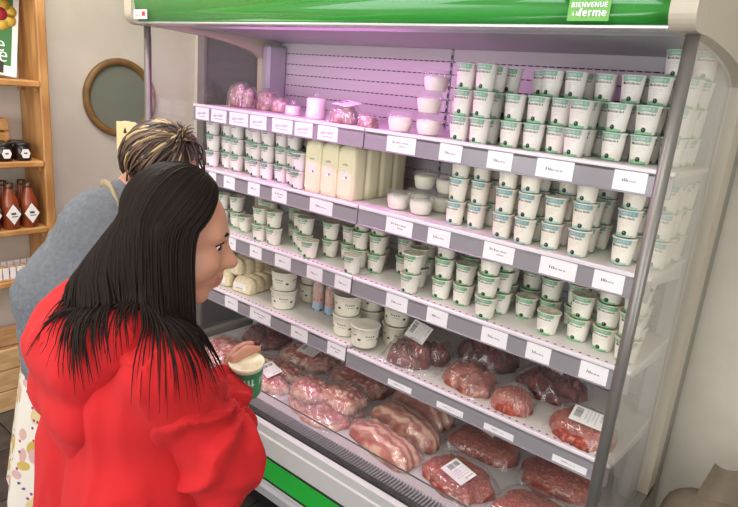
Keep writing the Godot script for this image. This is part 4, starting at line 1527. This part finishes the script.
	var cr := thing("pine_crate", "pale pine crate of wide planks standing under the shelf unit", "crate", Vector3(-2.98, 0.001, 0.55))
	for i in 3:
		part(cr, "plank", box_mesh(Vector3(0.13, 0.052 + 0.105 * i, 0), Vector3(0.016, 0.1, 0.84), 0.003), M.pine_pale)
		part(cr, "plank", box_mesh(Vector3(-0.13, 0.052 + 0.105 * i, 0), Vector3(0.016, 0.1, 0.84), 0.003), M.pine_pale)
	for s: float in [-1.0, 1.0]:
		part(cr, "end_board", box_mesh(Vector3(0, 0.157, s * 0.41), Vector3(0.24, 0.31, 0.016), 0.003), M.pine_pale)
	part(cr, "bottom_board", box_mesh(Vector3(0, 0.012, 0), Vector3(0.24, 0.012, 0.8), 0.002), M.pine_pale)

func paper_sack():
	var t := thing("paper_sack", "brown grey paper sack with folded top beside the case", "sack", Vector3(-0.12, 0.0, -0.50))
	t.scale.y = 0.93
	var f := Field.new(Vector3(-0.22, -0.02, -0.26), Vector3(0.3, 0.72, 0.26), 0.016, 0.02)
	f.cap(Vector3(-0.03, 0.12, 0), Vector3(0.14, 0.12, 0), 0.12, 0.12)
	f.cap(Vector3(-0.03, 0.35, 0), Vector3(0.14, 0.35, 0), 0.12, 0.12)
	f.cap(Vector3(-0.02, 0.5, 0), Vector3(0.15, 0.5, 0), 0.105, 0.11)
	var n := noise(0.05, 3)
	part(t, "sack", f.build(func(p: Vector3, _n: Vector3) -> float: return 0.012 * n.get_noise_3dv(p * 100)), M.sack)
	var m := MB.new()
	m.smooth(true)
	var prev := []
	for j in 4:
		var row := []
		for i in 15:
			var u := -1.0 + i / 7.0
			row.append(Vector3(0.075 + u * 0.12 + 0.006 * j, 0.585 + 0.03 * j + 0.008 * sin(u * 5.0 + j), 0.045 - 0.045 * j + 0.012 * sin(u * 7.0)))
		if j > 0:
			for i in 14:
				m.quad(prev[i], prev[i + 1], row[i + 1], row[i], Vector3(0, 0.5, 1))
		prev = row
	m.smooth(false)
	part(t, "folded_top", m.done(), M.sack)

# ---------------------------------------------------------------- people
func slerp_dir(a: Vector3, b: Vector3, t: float) -> Vector3:
	return a.slerp(b, t) if a.angle_to(b) > 0.01 else a

func hair_strand(m: MB, path: Array, r: float):
	var rad := []
	for i in path.size():
		var t := float(i) / (path.size() - 1)
		rad.append(r * (0.75 + 0.25 * sin(t * PI)) * (1.0 if t < 0.75 else lerpf(1.0, 0.15, (t - 0.75) / 0.25)))
	m.tube(path, rad, 4, 0.7)

func add_face(t: Node3D, c: Vector3, b: Basis, s: float, hair: Material):
	var at := func(x: float, y: float, z: float) -> Vector3: return c + b * (Vector3(x, y, z) * s)
	for sd: float in [-1.0, 1.0]:
		var m := MB.new()
		m.xf = Transform3D(Basis.IDENTITY, at.call(0.03 * sd, 0.004, 0.0675))
		m.lathe([Vector2(0, -0.0105), Vector2(0.007, -0.0075), Vector2(0.0105, 0), Vector2(0.007, 0.0075), Vector2(0, 0.0105)], 14)
		var e := part(t, "eye", m.done(), M.eye_white)
		m = MB.new()
		m.xf = Transform3D(Basis.IDENTITY, at.call(0.031 * sd, 0.003, 0.0735))
		m.lathe([Vector2(0, -0.0068), Vector2(0.0052, -0.0042), Vector2(0.0068, 0), Vector2(0.0052, 0.0042), Vector2(0, 0.0068)], 12)
		part(e, "iris", m.done(), M.iris)
		m = MB.new()
		m.tube([at.call(0.017 * sd, 0.0085, 0.0765), at.call(0.03 * sd, 0.0125, 0.079), at.call(0.045 * sd, 0.007, 0.0675)], [0.0016, 0.003, 0.0016], 6)
		part(e, "eyelid", m.done(), hair)
		m = MB.new()
		m.tube([at.call(0.014 * sd, 0.025, 0.0875), at.call(0.03 * sd, 0.028, 0.0825), at.call(0.048 * sd, 0.022, 0.068)], [0.0022, 0.0036, 0.0018], 6)
		part(t, "eyebrow", m.done(), hair)

func caps_into(f: Field, list: Array):
	for q in list:
		f.cap(q[0], q[1], q[2], q[3])

func seen_from(f: Vector3) -> Basis:
	# columns: the person's right, up, forward
	f = f.normalized()
	var r := Vector3(-f.z, 0, f.x).normalized()
	var u := r.cross(f)
	return Basis(r, u, f)

const HS := 0.97
func girl():
	var fw := Vector3(0.12, 0, -0.993)
	var rt := Vector3(0.993, 0, 0.12)
	var up := Vector3.UP
	var nb := Vector3(-0.928, 1.2, 0.842)
	var hc := Vector3(-0.861, 1.355, 0.794)
	var hb := seen_from(Vector3(0.5, -0.22, -0.84))
	var t := thing("person", "person in a red hooded sweatshirt holding a small pot and facing the shelves", "person", Vector3.ZERO)
	var rs := nb + rt * 0.148 - up * 0.04
	var ls := nb - rt * 0.13 - up * 0.045 + fw * 0.02
	var re := Vector3(-0.735, 0.985, 0.79)
	var rw := Vector3(-0.845, 1.035, 0.69)
	var le := ls - fw * 0.01 - up * 0.23 - rt * 0.02
	var lw := le + fw * 0.07 - up * 0.18
	var pv := nb - up * 0.44 - fw * 0.015
	var lim := []
	for s: float in [-1.0, 1.0]:
		var hip := pv + rt * s * 0.075 - up * 0.02
		var knee := Vector3(hip.x, 0.42, hip.z) + fw * 0.02
		var ank := Vector3(hip.x, 0.07, hip.z) - fw * 0.01
		lim.append([hip, knee, ank])
	# skin: head, neck, trunk, arms, legs as one body
	var lipc := hc + hb * (Vector3(0, -0.062, 0.085) * HS)
	var tint := func(p: Vector3, _n: Vector3) -> Color:
		var c := c8(190, 134, 110)
		var q := hb.transposed() * (p - lipc) if false else Vector3((p - lipc).dot(hb.x), (p - lipc).dot(hb.y), (p - lipc).dot(hb.z))
		if absf(q.y) < 0.0125 and absf(q.x) < 0.021 and q.z > -0.008:
			c = c.lerp(c8(164, 92, 84), 0.6 * smoothstep(0.0125, 0.008, absf(q.y)))
		return c.srgb_to_linear()
	var f := Field.new(Vector3(-1.25, -0.02, 0.5), Vector3(-0.6, 1.26, 1.1), 0.016, 0.012)
	f.cap(nb - up * 0.1, pv, 0.075, 0.08)
	f.cap(rs - rt * 0.03, ls + rt * 0.03, 0.045, 0.045)
	f.cap(nb - up * 0.08, nb + up * 0.05, 0.05, 0.045)
	f.cap(rs, re, 0.04, 0.034); f.cap(re, rw, 0.034, 0.024)
	f.cap(ls, le, 0.04, 0.034); f.cap(le, lw, 0.034, 0.024)
	for L in lim:
		f.cap(L[0], L[1], 0.07, 0.05); f.cap(L[1], L[2], 0.05, 0.035)
	var bodym := f.build(null, tint)
	f = Field.new(hc - Vector3(0.16, 0.2, 0.16), hc + Vector3(0.17, 0.15, 0.16), 0.0045, 0.0055)
	head_field(f, hc, hb, HS)
	f.cap(hc + hb * Vector3(0, -0.05, -0.03), nb + up * 0.01, 0.05, 0.052)
	f.build(null, tint, bodym)
	# the hands
	var cupc := Vector3(-0.845, 1.014, 0.636)
	var pd := (cupc + Vector3(-0.055, 0.03, 0.0) - rw).normalized()
	var cd := (Vector3(0.9, 0.05, -0.1)).normalized()
	cd = (cd - pd * cd.dot(pd)).normalized()
	f = Field.new(rw - Vector3(0.13, 0.13, 0.16), rw + Vector3(0.1, 0.15, 0.1), 0.0045, 0.004)
	hand(f, rw, pd, Vector3.UP, cd, 0.55)
	f.build(null, tint, bodym)
	var pl := (lw - le).normalized()
	f = Field.new(lw - Vector3(0.12, 0.12, 0.18), lw + Vector3(0.16, 0.12, 0.08), 0.0055, 0.004)
	hand(f, lw, pl, fw, rt, 0.4)
	f.build(null, tint, bodym)
	part(t, "body", bodym, M.skin)
	add_face(t, hc, hb, HS, M.black_hair)
	# sweatshirt
	var chest := nb - up * 0.13
	var belly := nb - up * 0.28
	var hem := nb - up * 0.45
	var sleeve := [[rs - rt * 0.02 + up * 0.004, re, 0.066, 0.067], [re, rw, 0.064, 0.043]]
	var suit := [[ls, le, 0.066, 0.06], [le, lw, 0.06, 0.042],
		[nb - up * 0.03 - rt * 0.05, rs - up * 0.005, 0.05, 0.058], [nb - up * 0.03 + rt * 0.05, ls - up * 0.005, 0.05, 0.058]]
	for s: float in [-1.0, 1.0]:
		suit.append([chest + rt * s * 0.075, belly + rt * s * 0.065, 0.105, 0.105])
		suit.append([belly + rt * s * 0.085 - fw * 0.01, hem + rt * s * 0.09 - fw * 0.012, 0.118, 0.132])
		suit.append([chest + rt * s * 0.03 - fw * 0.03, nb - up * 0.04 - fw * 0.02, 0.09, 0.06])
	f = Field.new(Vector3(-1.28, 0.62, 0.45), Vector3(-0.58, 1.32, 1.1), 0.0092, 0.015)
	caps_into(f, suit)
	f.cap(rs, rs + (re - rs) * 0.25, 0.058, 0.05)
	var n1 := noise(0.055, 2, FastNoiseLite.TYPE_SIMPLEX_SMOOTH, 31)
	var n2 := noise(0.16, 2, FastNoiseLite.TYPE_SIMPLEX_SMOOTH, 32)
	var arm := (re - rs).normalized()
	var arm2 := (rw - re).normalized()
	var fold := func(p: Vector3, _n: Vector3) -> float:
		var q := p * 100.0
		var hang := 1.0 - absf(n1.get_noise_3d(q.x * 1.5, q.y * 0.25, q.z * 1.5)) * 2.2
		return 0.008 * hang * absf(hang)
	var sleeve_fold := func(p: Vector3, _n: Vector3) -> float:
		# rolls of cloth lying across the bent arm, fanning out from the inside of the elbow
		var hub := re + (arm2 - arm).normalized() * 0.1
		var d := p - hub
		var ax := (arm2 + arm).normalized()
		var across := (arm2 - arm).normalized()
		var an := atan2(d.dot(ax), -d.dot(across))
		var w := n1.get_noise_3dv(p * 140.0)
		var s := 0.5 + 0.5 * sin(an * 9.0 + w * 3.5)
		return 0.017 * (pow(s, 1.8) - 0.35) + 0.004 * w
	var hood_list := []
	var arcpts := []
	for i in 9:
		var a := PI * i / 8.0
		arcpts.append(nb + rt * 0.1 * cos(a) - fw * (0.02 + 0.07 * sin(a)) + up * (0.012 - 0.03 * sin(a)))
	for i in 8:
		hood_list.append([arcpts[i], arcpts[i + 1], 0.036 if i in [0, 7] else 0.042, 0.042])
	var back := nb - fw * 0.1 + rt * 0.012
	hood_list.append([back - up * 0.05 - rt * 0.07, back - up * 0.05 + rt * 0.05, 0.052, 0.048])
	hood_list.append([back - up * 0.13 - rt * 0.065, back - up * 0.13 + rt * 0.05, 0.05, 0.046])
	hood_list.append([back - up * 0.185 - rt * 0.03, back - up * 0.185 + rt * 0.03, 0.03, 0.03])
	var hoodie := part(t, "sweatshirt", f.build(fold), M.red_cloth, Vector3.ZERO, "bright red hooded sweatshirt")
	f = Field.new(Vector3(-0.98, 0.86, 0.56), Vector3(-0.58, 1.3, 0.98), 0.0075, 0.01)
	caps_into(f, sleeve)
	part(hoodie, "sleeve", f.build(sleeve_fold), M.red_cloth)
	suit.append_array(sleeve)
	f = Field.new(nb - Vector3(0.22, 0.28, 0.1), nb + Vector3(0.22, 0.12, 0.26), 0.0085, 0.012)
	caps_into(f, hood_list)
	part(hoodie, "hood", f.build(func(p: Vector3, _n: Vector3) -> float: return 0.009 * n1.get_noise_3d(p.x * 160, p.y * 60, p.z * 160) + 0.003 * n2.get_noise_3dv(p * 100)), M.red_cloth)
	# cuff and hem
	var m := MB.new()
	var cu := rw - arm2 * 0.004
	m.tube([cu - arm2 * 0.02, cu, cu + arm2 * 0.018, cu + arm2 * 0.022], [0.038, 0.039, 0.036, 0.03], 18)
	part(hoodie, "cuff", m.done(), M.red_cloth)
	# trousers and shoes
	f = Field.new(Vector3(-1.2, 0.03, 0.65), Vector3(-0.65, 0.86, 1.05), 0.016, 0.012)
	for L in lim:
		f.cap(L[0], L[1], 0.088, 0.066); f.cap(L[1], L[2], 0.066, 0.052)
	f.cap(lim[0][0], lim[1][0], 0.09, 0.09)
	part(t, "trousers", f.build(), M.navy)
	for L in lim:
		f = Field.new(L[2] - Vector3(0.2, 0.09, 0.26), L[2] + Vector3(0.2, 0.1, 0.2), 0.01, 0.012)
		var a0: Vector3 = Vector3(L[2].x, 0.038, L[2].z)
		f.cap(a0 - fw * 0.04, a0 + fw * 0.12, 0.034, 0.034)
		f.cap(a0 + up * 0.03, a0 + fw * 0.05, 0.038, 0.036)
		part(t, "shoe", f.build(), M.white)
	# long dark hair
	var solid := suit.duplicate()
	for q in hood_list:
		solid.append([q[0], q[1], q[2] + 0.003, q[3] + 0.003])
	solid.append([hc + hb * Vector3(0.01, -0.0, -0.026), nb + up * 0.04 - fw * 0.035, 0.044, 0.047])
	var hl := [[hc + hb * Vector3(0, 0.03, -0.03), hc + hb * Vector3(0, 0.03, 0.0), 0.068, 0.068], [hc + hb * Vector3(0, -0.03, 0.02), nb, 0.058, 0.05]]
	f = Field.new(hc - Vector3(0.2, 0.24, 0.16), hc + Vector3(0.15, 0.15, 0.2), 0.007, 0.01)
	f.ell(hc + hb * Vector3(0, 0.036, -0.014), hb, Vector3(0.074, 0.077, 0.074))
	f.cap(hc + hb * Vector3(0.01, -0.0, -0.026), nb + up * 0.04 - fw * 0.035, 0.044, 0.045)
	f.cap(hc + hb * Vector3(0.056, 0.02, -0.02), hc + hb * Vector3(0.062, -0.12, -0.02), 0.022, 0.02)
	f.cap(hc + hb * Vector3(-0.056, 0.02, -0.02), hc + hb * Vector3(-0.062, -0.12, -0.02), 0.022, 0.02)
	var hair := part(t, "hair", f.build(), M.black_hair, Vector3.ZERO, "long straight dark brown hair")
	m = MB.new()
	var c0 := Vector3(0, 0.036, -0.006)
	for sd: float in [-1.0, 1.0]:
		for i in 560:
			var q := rng.randf()
			var ph := deg_to_rad(lerpf(63, 182, pow(q, 0.9)))
			var lay := rng.randf_range(0.0, 0.005)
			var er := Vector3(0.077, 0.08, 0.079) + Vector3.ONE * lay
			var d0 := Vector3(0.02 * sd, 0.82, lerpf(0.62, -0.35, q)).normalized()
			var d1 := Vector3(sd * sin(ph), 0.04 - 0.12 * rng.randf(), cos(ph)).normalized()
			var path := []
			for k in 9:
				path.append(hc + hb * (c0 + slerp_dir(d0, d1, k / 8.0) * er))
			var p: Vector3 = path[-1]
			var dir: Vector3 = (path[-1] - path[-2]).normalized()
			var behind := q > (0.3 if sd > 0.0 else 0.55)
			var drift := -up * 1.0 + (-fw * rng.randf_range(-0.12, 0.04) if behind else fw * 0.02 + rt * 0.05) + rt * (rng.randf_range(0.25, 0.4) if sd < 0 else rng.randf_range(-0.02, 0.14)) * (1.0 if behind else 0.3)
			var n := int(rng.randf_range(11, 15) + 3.5 * sin(q * 17.0 + sd)) if behind else int(rng.randf_range(7, 11))
			for k in n:
				dir = dir.lerp(drift.normalized(), 0.55).normalized()
				var p2 := p + dir * 0.02
				p2 = push_out(p2, solid, 0.013 + lay)
				dir = (p2 - p).normalized() if (p2 - p).length() > 0.004 else dir
				p = p2
				path.append(p)
			hair_strand(m, path, rng.randf_range(0.0018, 0.0036))
	part(hair, "strands", m.done(), M.black_hair)
	# the pot in the hand
	var img := Image.create(128, 64, true, Image.FORMAT_RGB8)
	img.fill(c8(58, 128, 84))
	for k in 4:
		scribble(img, 4 + k * 32, 20, 22, 16, c8(210, 226, 206), 2)
	img.fill_rect(Rect2i(0, 0, 128, 10), c8(222, 214, 186))
	pot_proto("held", 0.0268, 0.034, 0.073, tex_mat(img, 0.4), lid_mat(c8(216, 204, 166), c8(238, 230, 200), 8))
	var hp := put("held", "yoghurt_pot", cupc, "green printed pot with cream lid held in front of the red sleeve", "yoghurt pot")
	hp.rotation = Vector3(0.12, 0, -0.06)

func woman():
	var up := Vector3.UP
	var fw := Vector3(0.8, 0, -0.6)
	var nb := Vector3(-1.555, 1.255, 0.49)
	var rs := Vector3(-1.55, 1.21, 0.58)
	var ls := Vector3(-1.62, 1.185, 0.39)
	var re := Vector3(-1.575, 1.035, 0.705)
	var rw := Vector3(-1.39, 1.07, 0.60)
	var le := ls + Vector3(0.08, -0.24, -0.02)
	var lw := le + fw * 0.05 - up * 0.2
	var pv := Vector3(-1.62, 0.87, 0.60)
	var hc := Vector3(-1.478, 1.335, 0.432)
	var hb := seen_from(Vector3(0.62, -0.5, -0.6))
	var t := thing("person", "person in a grey sweater and floral skirt bending towards the shelves", "person", Vector3.ZERO)
	var tint := func(_p: Vector3, _n: Vector3) -> Color: return c8(190, 138, 114).srgb_to_linear()
	var legs := []
	for s: float in [-1.0, 1.0]:
		var hip: Vector3 = pv + Vector3(0.6, 0, 0.8) * 0.085 * s - up * 0.05
		legs.append([hip, Vector3(hip.x, 0.46, hip.z) + fw * 0.03, Vector3(hip.x, 0.075, hip.z)])
	var f := Field.new(Vector3(-1.95, 0.02, 0.15), Vector3(-1.2, 1.36, 0.9), 0.018, 0.014)
	f.cap(nb - up * 0.08, pv, 0.085, 0.1)
	f.cap(rs, ls, 0.05, 0.05)
	f.cap(rs, re, 0.045, 0.04); f.cap(re, rw, 0.04, 0.027)
	f.cap(ls, le, 0.045, 0.04); f.cap(le, lw, 0.04, 0.027)
	f.cap(nb - up * 0.05, nb + (hc - nb) * 0.3, 0.055, 0.05)
	for L in legs:
		f.cap(L[0], L[1], 0.08, 0.055); f.cap(L[1], L[2], 0.055, 0.038)
	var bm := f.build(null, tint)
	f = Field.new(hc - Vector3(0.2, 0.18, 0.16), hc + Vector3(0.16, 0.15, 0.17), 0.006, 0.006)
	head_field(f, hc, hb, 1.0)
	f.cap(hc + hb * Vector3(0, -0.04, -0.04), nb, 0.05, 0.055)
	f.build(null, tint, bm)
	f = Field.new(rw - Vector3(0.12, 0.12, 0.16), rw + Vector3(0.16, 0.12, 0.12), 0.0055, 0.004)
	hand(f, rw, (rw - re).normalized(), up, Vector3(-0.5, 0, -0.8).normalized(), 0.5)
	f.build(null, tint, bm)
	f = Field.new(lw - Vector3(0.12, 0.12, 0.16), lw + Vector3(0.16, 0.12, 0.12), 0.0055, 0.004)
	hand(f, lw, (lw - le).normalized(), fw, Vector3(0.5, 0, 0.8).normalized(), 0.4)
	f.build(null, tint, bm)
	part(t, "body", bm, M.skin)
	add_face(t, hc, hb, 1.0, M.brown_hair)
	var sd := Vector3(0.6, 0, 0.8)
	var chest := nb - up * 0.12 - fw * 0.02
	var suit := [[rs, re, 0.072, 0.066], [re, rw, 0.064, 0.05], [ls, le, 0.068, 0.06], [le, lw, 0.06, 0.046], [nb - up * 0.03, rs, 0.062, 0.07], [nb - up * 0.03, ls, 0.062, 0.066], [nb - up * 0.02, nb + (hc - nb) * 0.42, 0.066, 0.058]]
	for s: float in [-1.0, 1.0]:
		suit.append([chest + sd * 0.065 * s, pv + sd * 0.06 * s + up * 0.1, 0.12, 0.115])
		suit.append([pv + sd * 0.06 * s + up * 0.1, pv + sd * 0.06 * s - up * 0.03, 0.115, 0.125])
	f = Field.new(Vector3(-1.98, 0.7, 0.1), Vector3(-1.22, 1.4, 0.92), 0.0125, 0.018)
	caps_into(f, suit)
	var n1 := noise(0.06, 2, FastNoiseLite.TYPE_SIMPLEX_SMOOTH, 41)
	var a2 := (rw - re).normalized()
	var fold := func(p: Vector3, _n: Vector3) -> float:
		var q := p * 100.0
		var ridge := 1.0 - absf(n1.get_noise_3d((p - re).dot((a2 + up).normalized()) * 260.0, q.x * 0.6, q.z * 0.6)) * 2.3
		return 0.006 * ridge * absf(ridge)
	var sw := part(t, "sweater", f.build(fold), M.grey_cloth, Vector3.ZERO, "heathered grey sweater")
	# tan strap over the shoulder and dark neck edge
	var m := MB.new()
	var pts := []
	for k in 9:
		var a := k / 8.0
		var p := Vector3(-1.59, 1.345, 0.545).lerp(Vector3(-1.475, 1.28, 0.56), a) + up * 0.02 * sin(a * PI)
		p = push_out(p, suit, 0.014)
		if cap_dist(p, suit) > 0.016:
			p.y -= cap_dist(p, suit) - 0.014
		pts.append(p)
	m.tube(pts, [0.012], 6, 0.5)
	part(sw, "strap", m.done(), M.tan, Vector3.ZERO, "tan strap over the shoulder")
	# floral skirt
	m = MB.new()
	m.smooth(true)
	var rows := 12
	var na := 48
	var g := []
	for j in rows + 1:
		var tt := float(j) / rows
		var y := lerpf(0.93, 0.4, tt)
		var r := lerpf(0.13, 0.215, pow(tt, 0.8))
		var row := []
		for i in na + 1:
			var a := TAU * i / na
			var rr := r * (1.0 + 0.06 * tt * sin(a * 9.0))
			row.append(Vector3(pv.x + cos(a) * rr, y, pv.z + 0.0 + sin(a) * rr))
		g.append(row)
	for j in rows:
		for i in na:
			m.quad(g[j][i], g[j][i + 1], g[j + 1][i + 1], g[j + 1][i], g[j][i] - Vector3(pv.x, g[j][i].y, pv.z), Vector2(4.0 * i / na, 2.0 * j / rows), Vector2(4.0 * (i + 1) / na, 2.0 * j / rows), Vector2(4.0 * (i + 1) / na, 2.0 * (j + 1) / rows), Vector2(4.0 * i / na, 2.0 * (j + 1) / rows))
	m.smooth(false)
	part(t, "skirt", m.done(), M.floral, Vector3.ZERO, "white skirt with yellow and purple floral print")
	for L in legs:
		f = Field.new(L[2] - Vector3(0.24, 0.1, 0.26), L[2] + Vector3(0.26, 0.1, 0.2), 0.012, 0.012)
		var a0 := Vector3(L[2].x, 0.04, L[2].z)
		f.cap(a0 - fw * 0.05, a0 + fw * 0.14, 0.036, 0.034)
		f.cap(a0 + up * 0.03, a0 + fw * 0.05, 0.04, 0.036)
		part(t, "shoe", f.build(), M.dark)
	# gathered brown hair with fair streaks
	f = Field.new(hc - Vector3(0.17, 0.15, 0.17), hc + Vector3(0.17, 0.18, 0.17), 0.008, 0.012)
	f.ell(hc + hb * Vector3(0, 0.035, -0.022), hb, Vector3(0.08, 0.09, 0.09))
	f.cap(hc + hb * Vector3(0.01, 0.07, -0.06), hc + hb * Vector3(-0.01, 0.105, -0.02), 0.045, 0.03)
	var hair := part(t, "hair", f.build(), M.brown_hair, Vector3.ZERO, "gathered brown hair with fair streaks")
	m = MB.new()
	var knot := Vector3(0.25, 0.9, 0.1).normalized()
	for i in 300:
		var d0 := Vector3(rng.randf_range(-1, 1), rng.randf_range(-0.75, 0.6), rng.randf_range(-1, 0.25)).normalized()
		var path := []
		var lay := rng.randf_range(0.0, 0.008)
		var sw2 := rng.randf_range(-0.25, 0.25)
		for k in 10:
			var u := k / 9.0
			var mid := slerp_dir(d0, (knot + Vector3(sw2, 0, sw2 * 0.5)).normalized(), u)
			path.append(hc + hb * (Vector3(0, 0.036, -0.018) + mid * (Vector3(0.083, 0.094, 0.096) + Vector3.ONE * (lay + 0.012 * sin(u * PI)))))
		if rng.randf() < 0.3:
			var o := Vector3(rng.randf_range(-1, 1), rng.randf_range(0.2, 1), rng.randf_range(-1, 1)).normalized()
			path.append(path[-1] + o * 0.02)
			path.append(path[-1] + o * 0.02 - up * 0.008)
		var rr := rng.randf()
		m.col = (c8(60, 46, 38) if rr < 0.68 else (c8(104, 78, 56) if rr < 0.88 else c8(186, 156, 108))).srgb_to_linear()
		hair_strand(m, path, rng.randf_range(0.0028, 0.0048))
	part(hair, "strands", m.done(), M.streak_hair)

func cloth_materials():
	M.skin = mat(Color.WHITE, 0.5)
	M.skin.vertex_color_use_as_albedo = true
	M.skin.subsurf_scatter_enabled = true
	M.skin.subsurf_scatter_strength = 0.12
	M.eye_white = mat(c8(226, 220, 214), 0.2)
	M.iris = mat(c8(44, 30, 24), 0.1)
	M.black_hair = mat(c8(32, 24, 21), 0.6, 0.0, 0.22)
	M.brown_hair = mat(c8(58, 45, 38), 0.45)
	M.streak_hair = mat(Color.WHITE, 0.42)
	M.streak_hair.vertex_color_use_as_albedo = true
	M.red_cloth = mat(c8(180, 12, 18), 0.9)
	M.red_cloth.rim_enabled = true
	M.red_cloth.rim = 0.12
	M.grey_cloth = tri_mat(noise_tex(noise(0.09, 3), c8(94, 97, 103), c8(110, 113, 119), 256), Vector3(3, 3, 3), 0.9)
	M.navy = mat(c8(52, 58, 82), 0.85)
	M.tan = mat(c8(150, 132, 100), 0.7)
	M.sack = tri_mat(noise_tex(noise(0.02, 3), c8(112, 100, 84), c8(130, 116, 98), 256), Vector3(2, 2, 2), 0.8)
	var img := Image.create(256, 256, true, Image.FORMAT_RGB8)
	img.fill(c8(208, 200, 188))
	for k in 46:
		var x := rng.randf_range(8, 248)
		var y := rng.randf_range(8, 248)
		blot(img, x, y, rng.randf_range(8, 18), rng.randf_range(12, 24), [c8(184, 156, 80), c8(176, 150, 70), c8(196, 176, 128), c8(190, 152, 146)][k % 4])
	for k in 40:
		blot(img, rng.randf_range(4, 250), rng.randf_range(4, 250), 4, 4, [c8(130, 46, 110), c8(90, 60, 110), c8(180, 60, 80)][k % 3])
	M.floral = tex_mat(img, 0.85)

func _ready():
	rng.seed = 20240
	# ---- camera
	var cam := Camera3D.new()
	cam.name = "camera"
	cam.fov = 45.564
	cam.near = 0.05
	cam.transform = Transform3D(Basis(Vector3(0.76475648, 0.08670417, -0.63845902), Vector3(-0.23420046, 0.96053328, -0.1500865), Vector3(0.60024801, 0.26430701, 0.75488021)), Vector3(0, 1.62, 1.35))
	add_child(cam)
	cam.make_current()
	# ---- environment
	var we := WorldEnvironment.new()
	we.name = "environment"
	var env := Environment.new()
	env.background_mode = Environment.BG_COLOR
	env.background_color = Color(0.6, 0.62, 0.66)
	env.tonemap_mode = Environment.TONE_MAPPER_LINEAR
	env.tonemap_exposure = 0.74
	env.sdfgi_enabled = true
	env.ssao_enabled = true
	env.ssil_enabled = true
	we.environment = env
	add_child(we)
	materials()
	cloth_materials()
	# ---- lamps of the room
	for p in LAMPS:
		ceiling_lamp(p[0], p[1], p[2])
	shop_window()
	side_window()
	# ---- structure, then the case, then the rest
	room()
	display_case()
	wooden_shelves()
	wall_mirror()
	girl()
	woman()
	price_tags()
	pots()
	clear_tubs()
	milk_bottles()
	shelf_four_goods()
	meats()
	cream_card()
	paper_sack()
	for k in protos:
		protos[k].node.free()

const LAMPS := [[-2.15, 0.35, 3.0], [-0.5, 1.3, 1.6], [-1.6, 2.3, 1.6]]
const DAY := 6.0
const DAY2 := 4.0
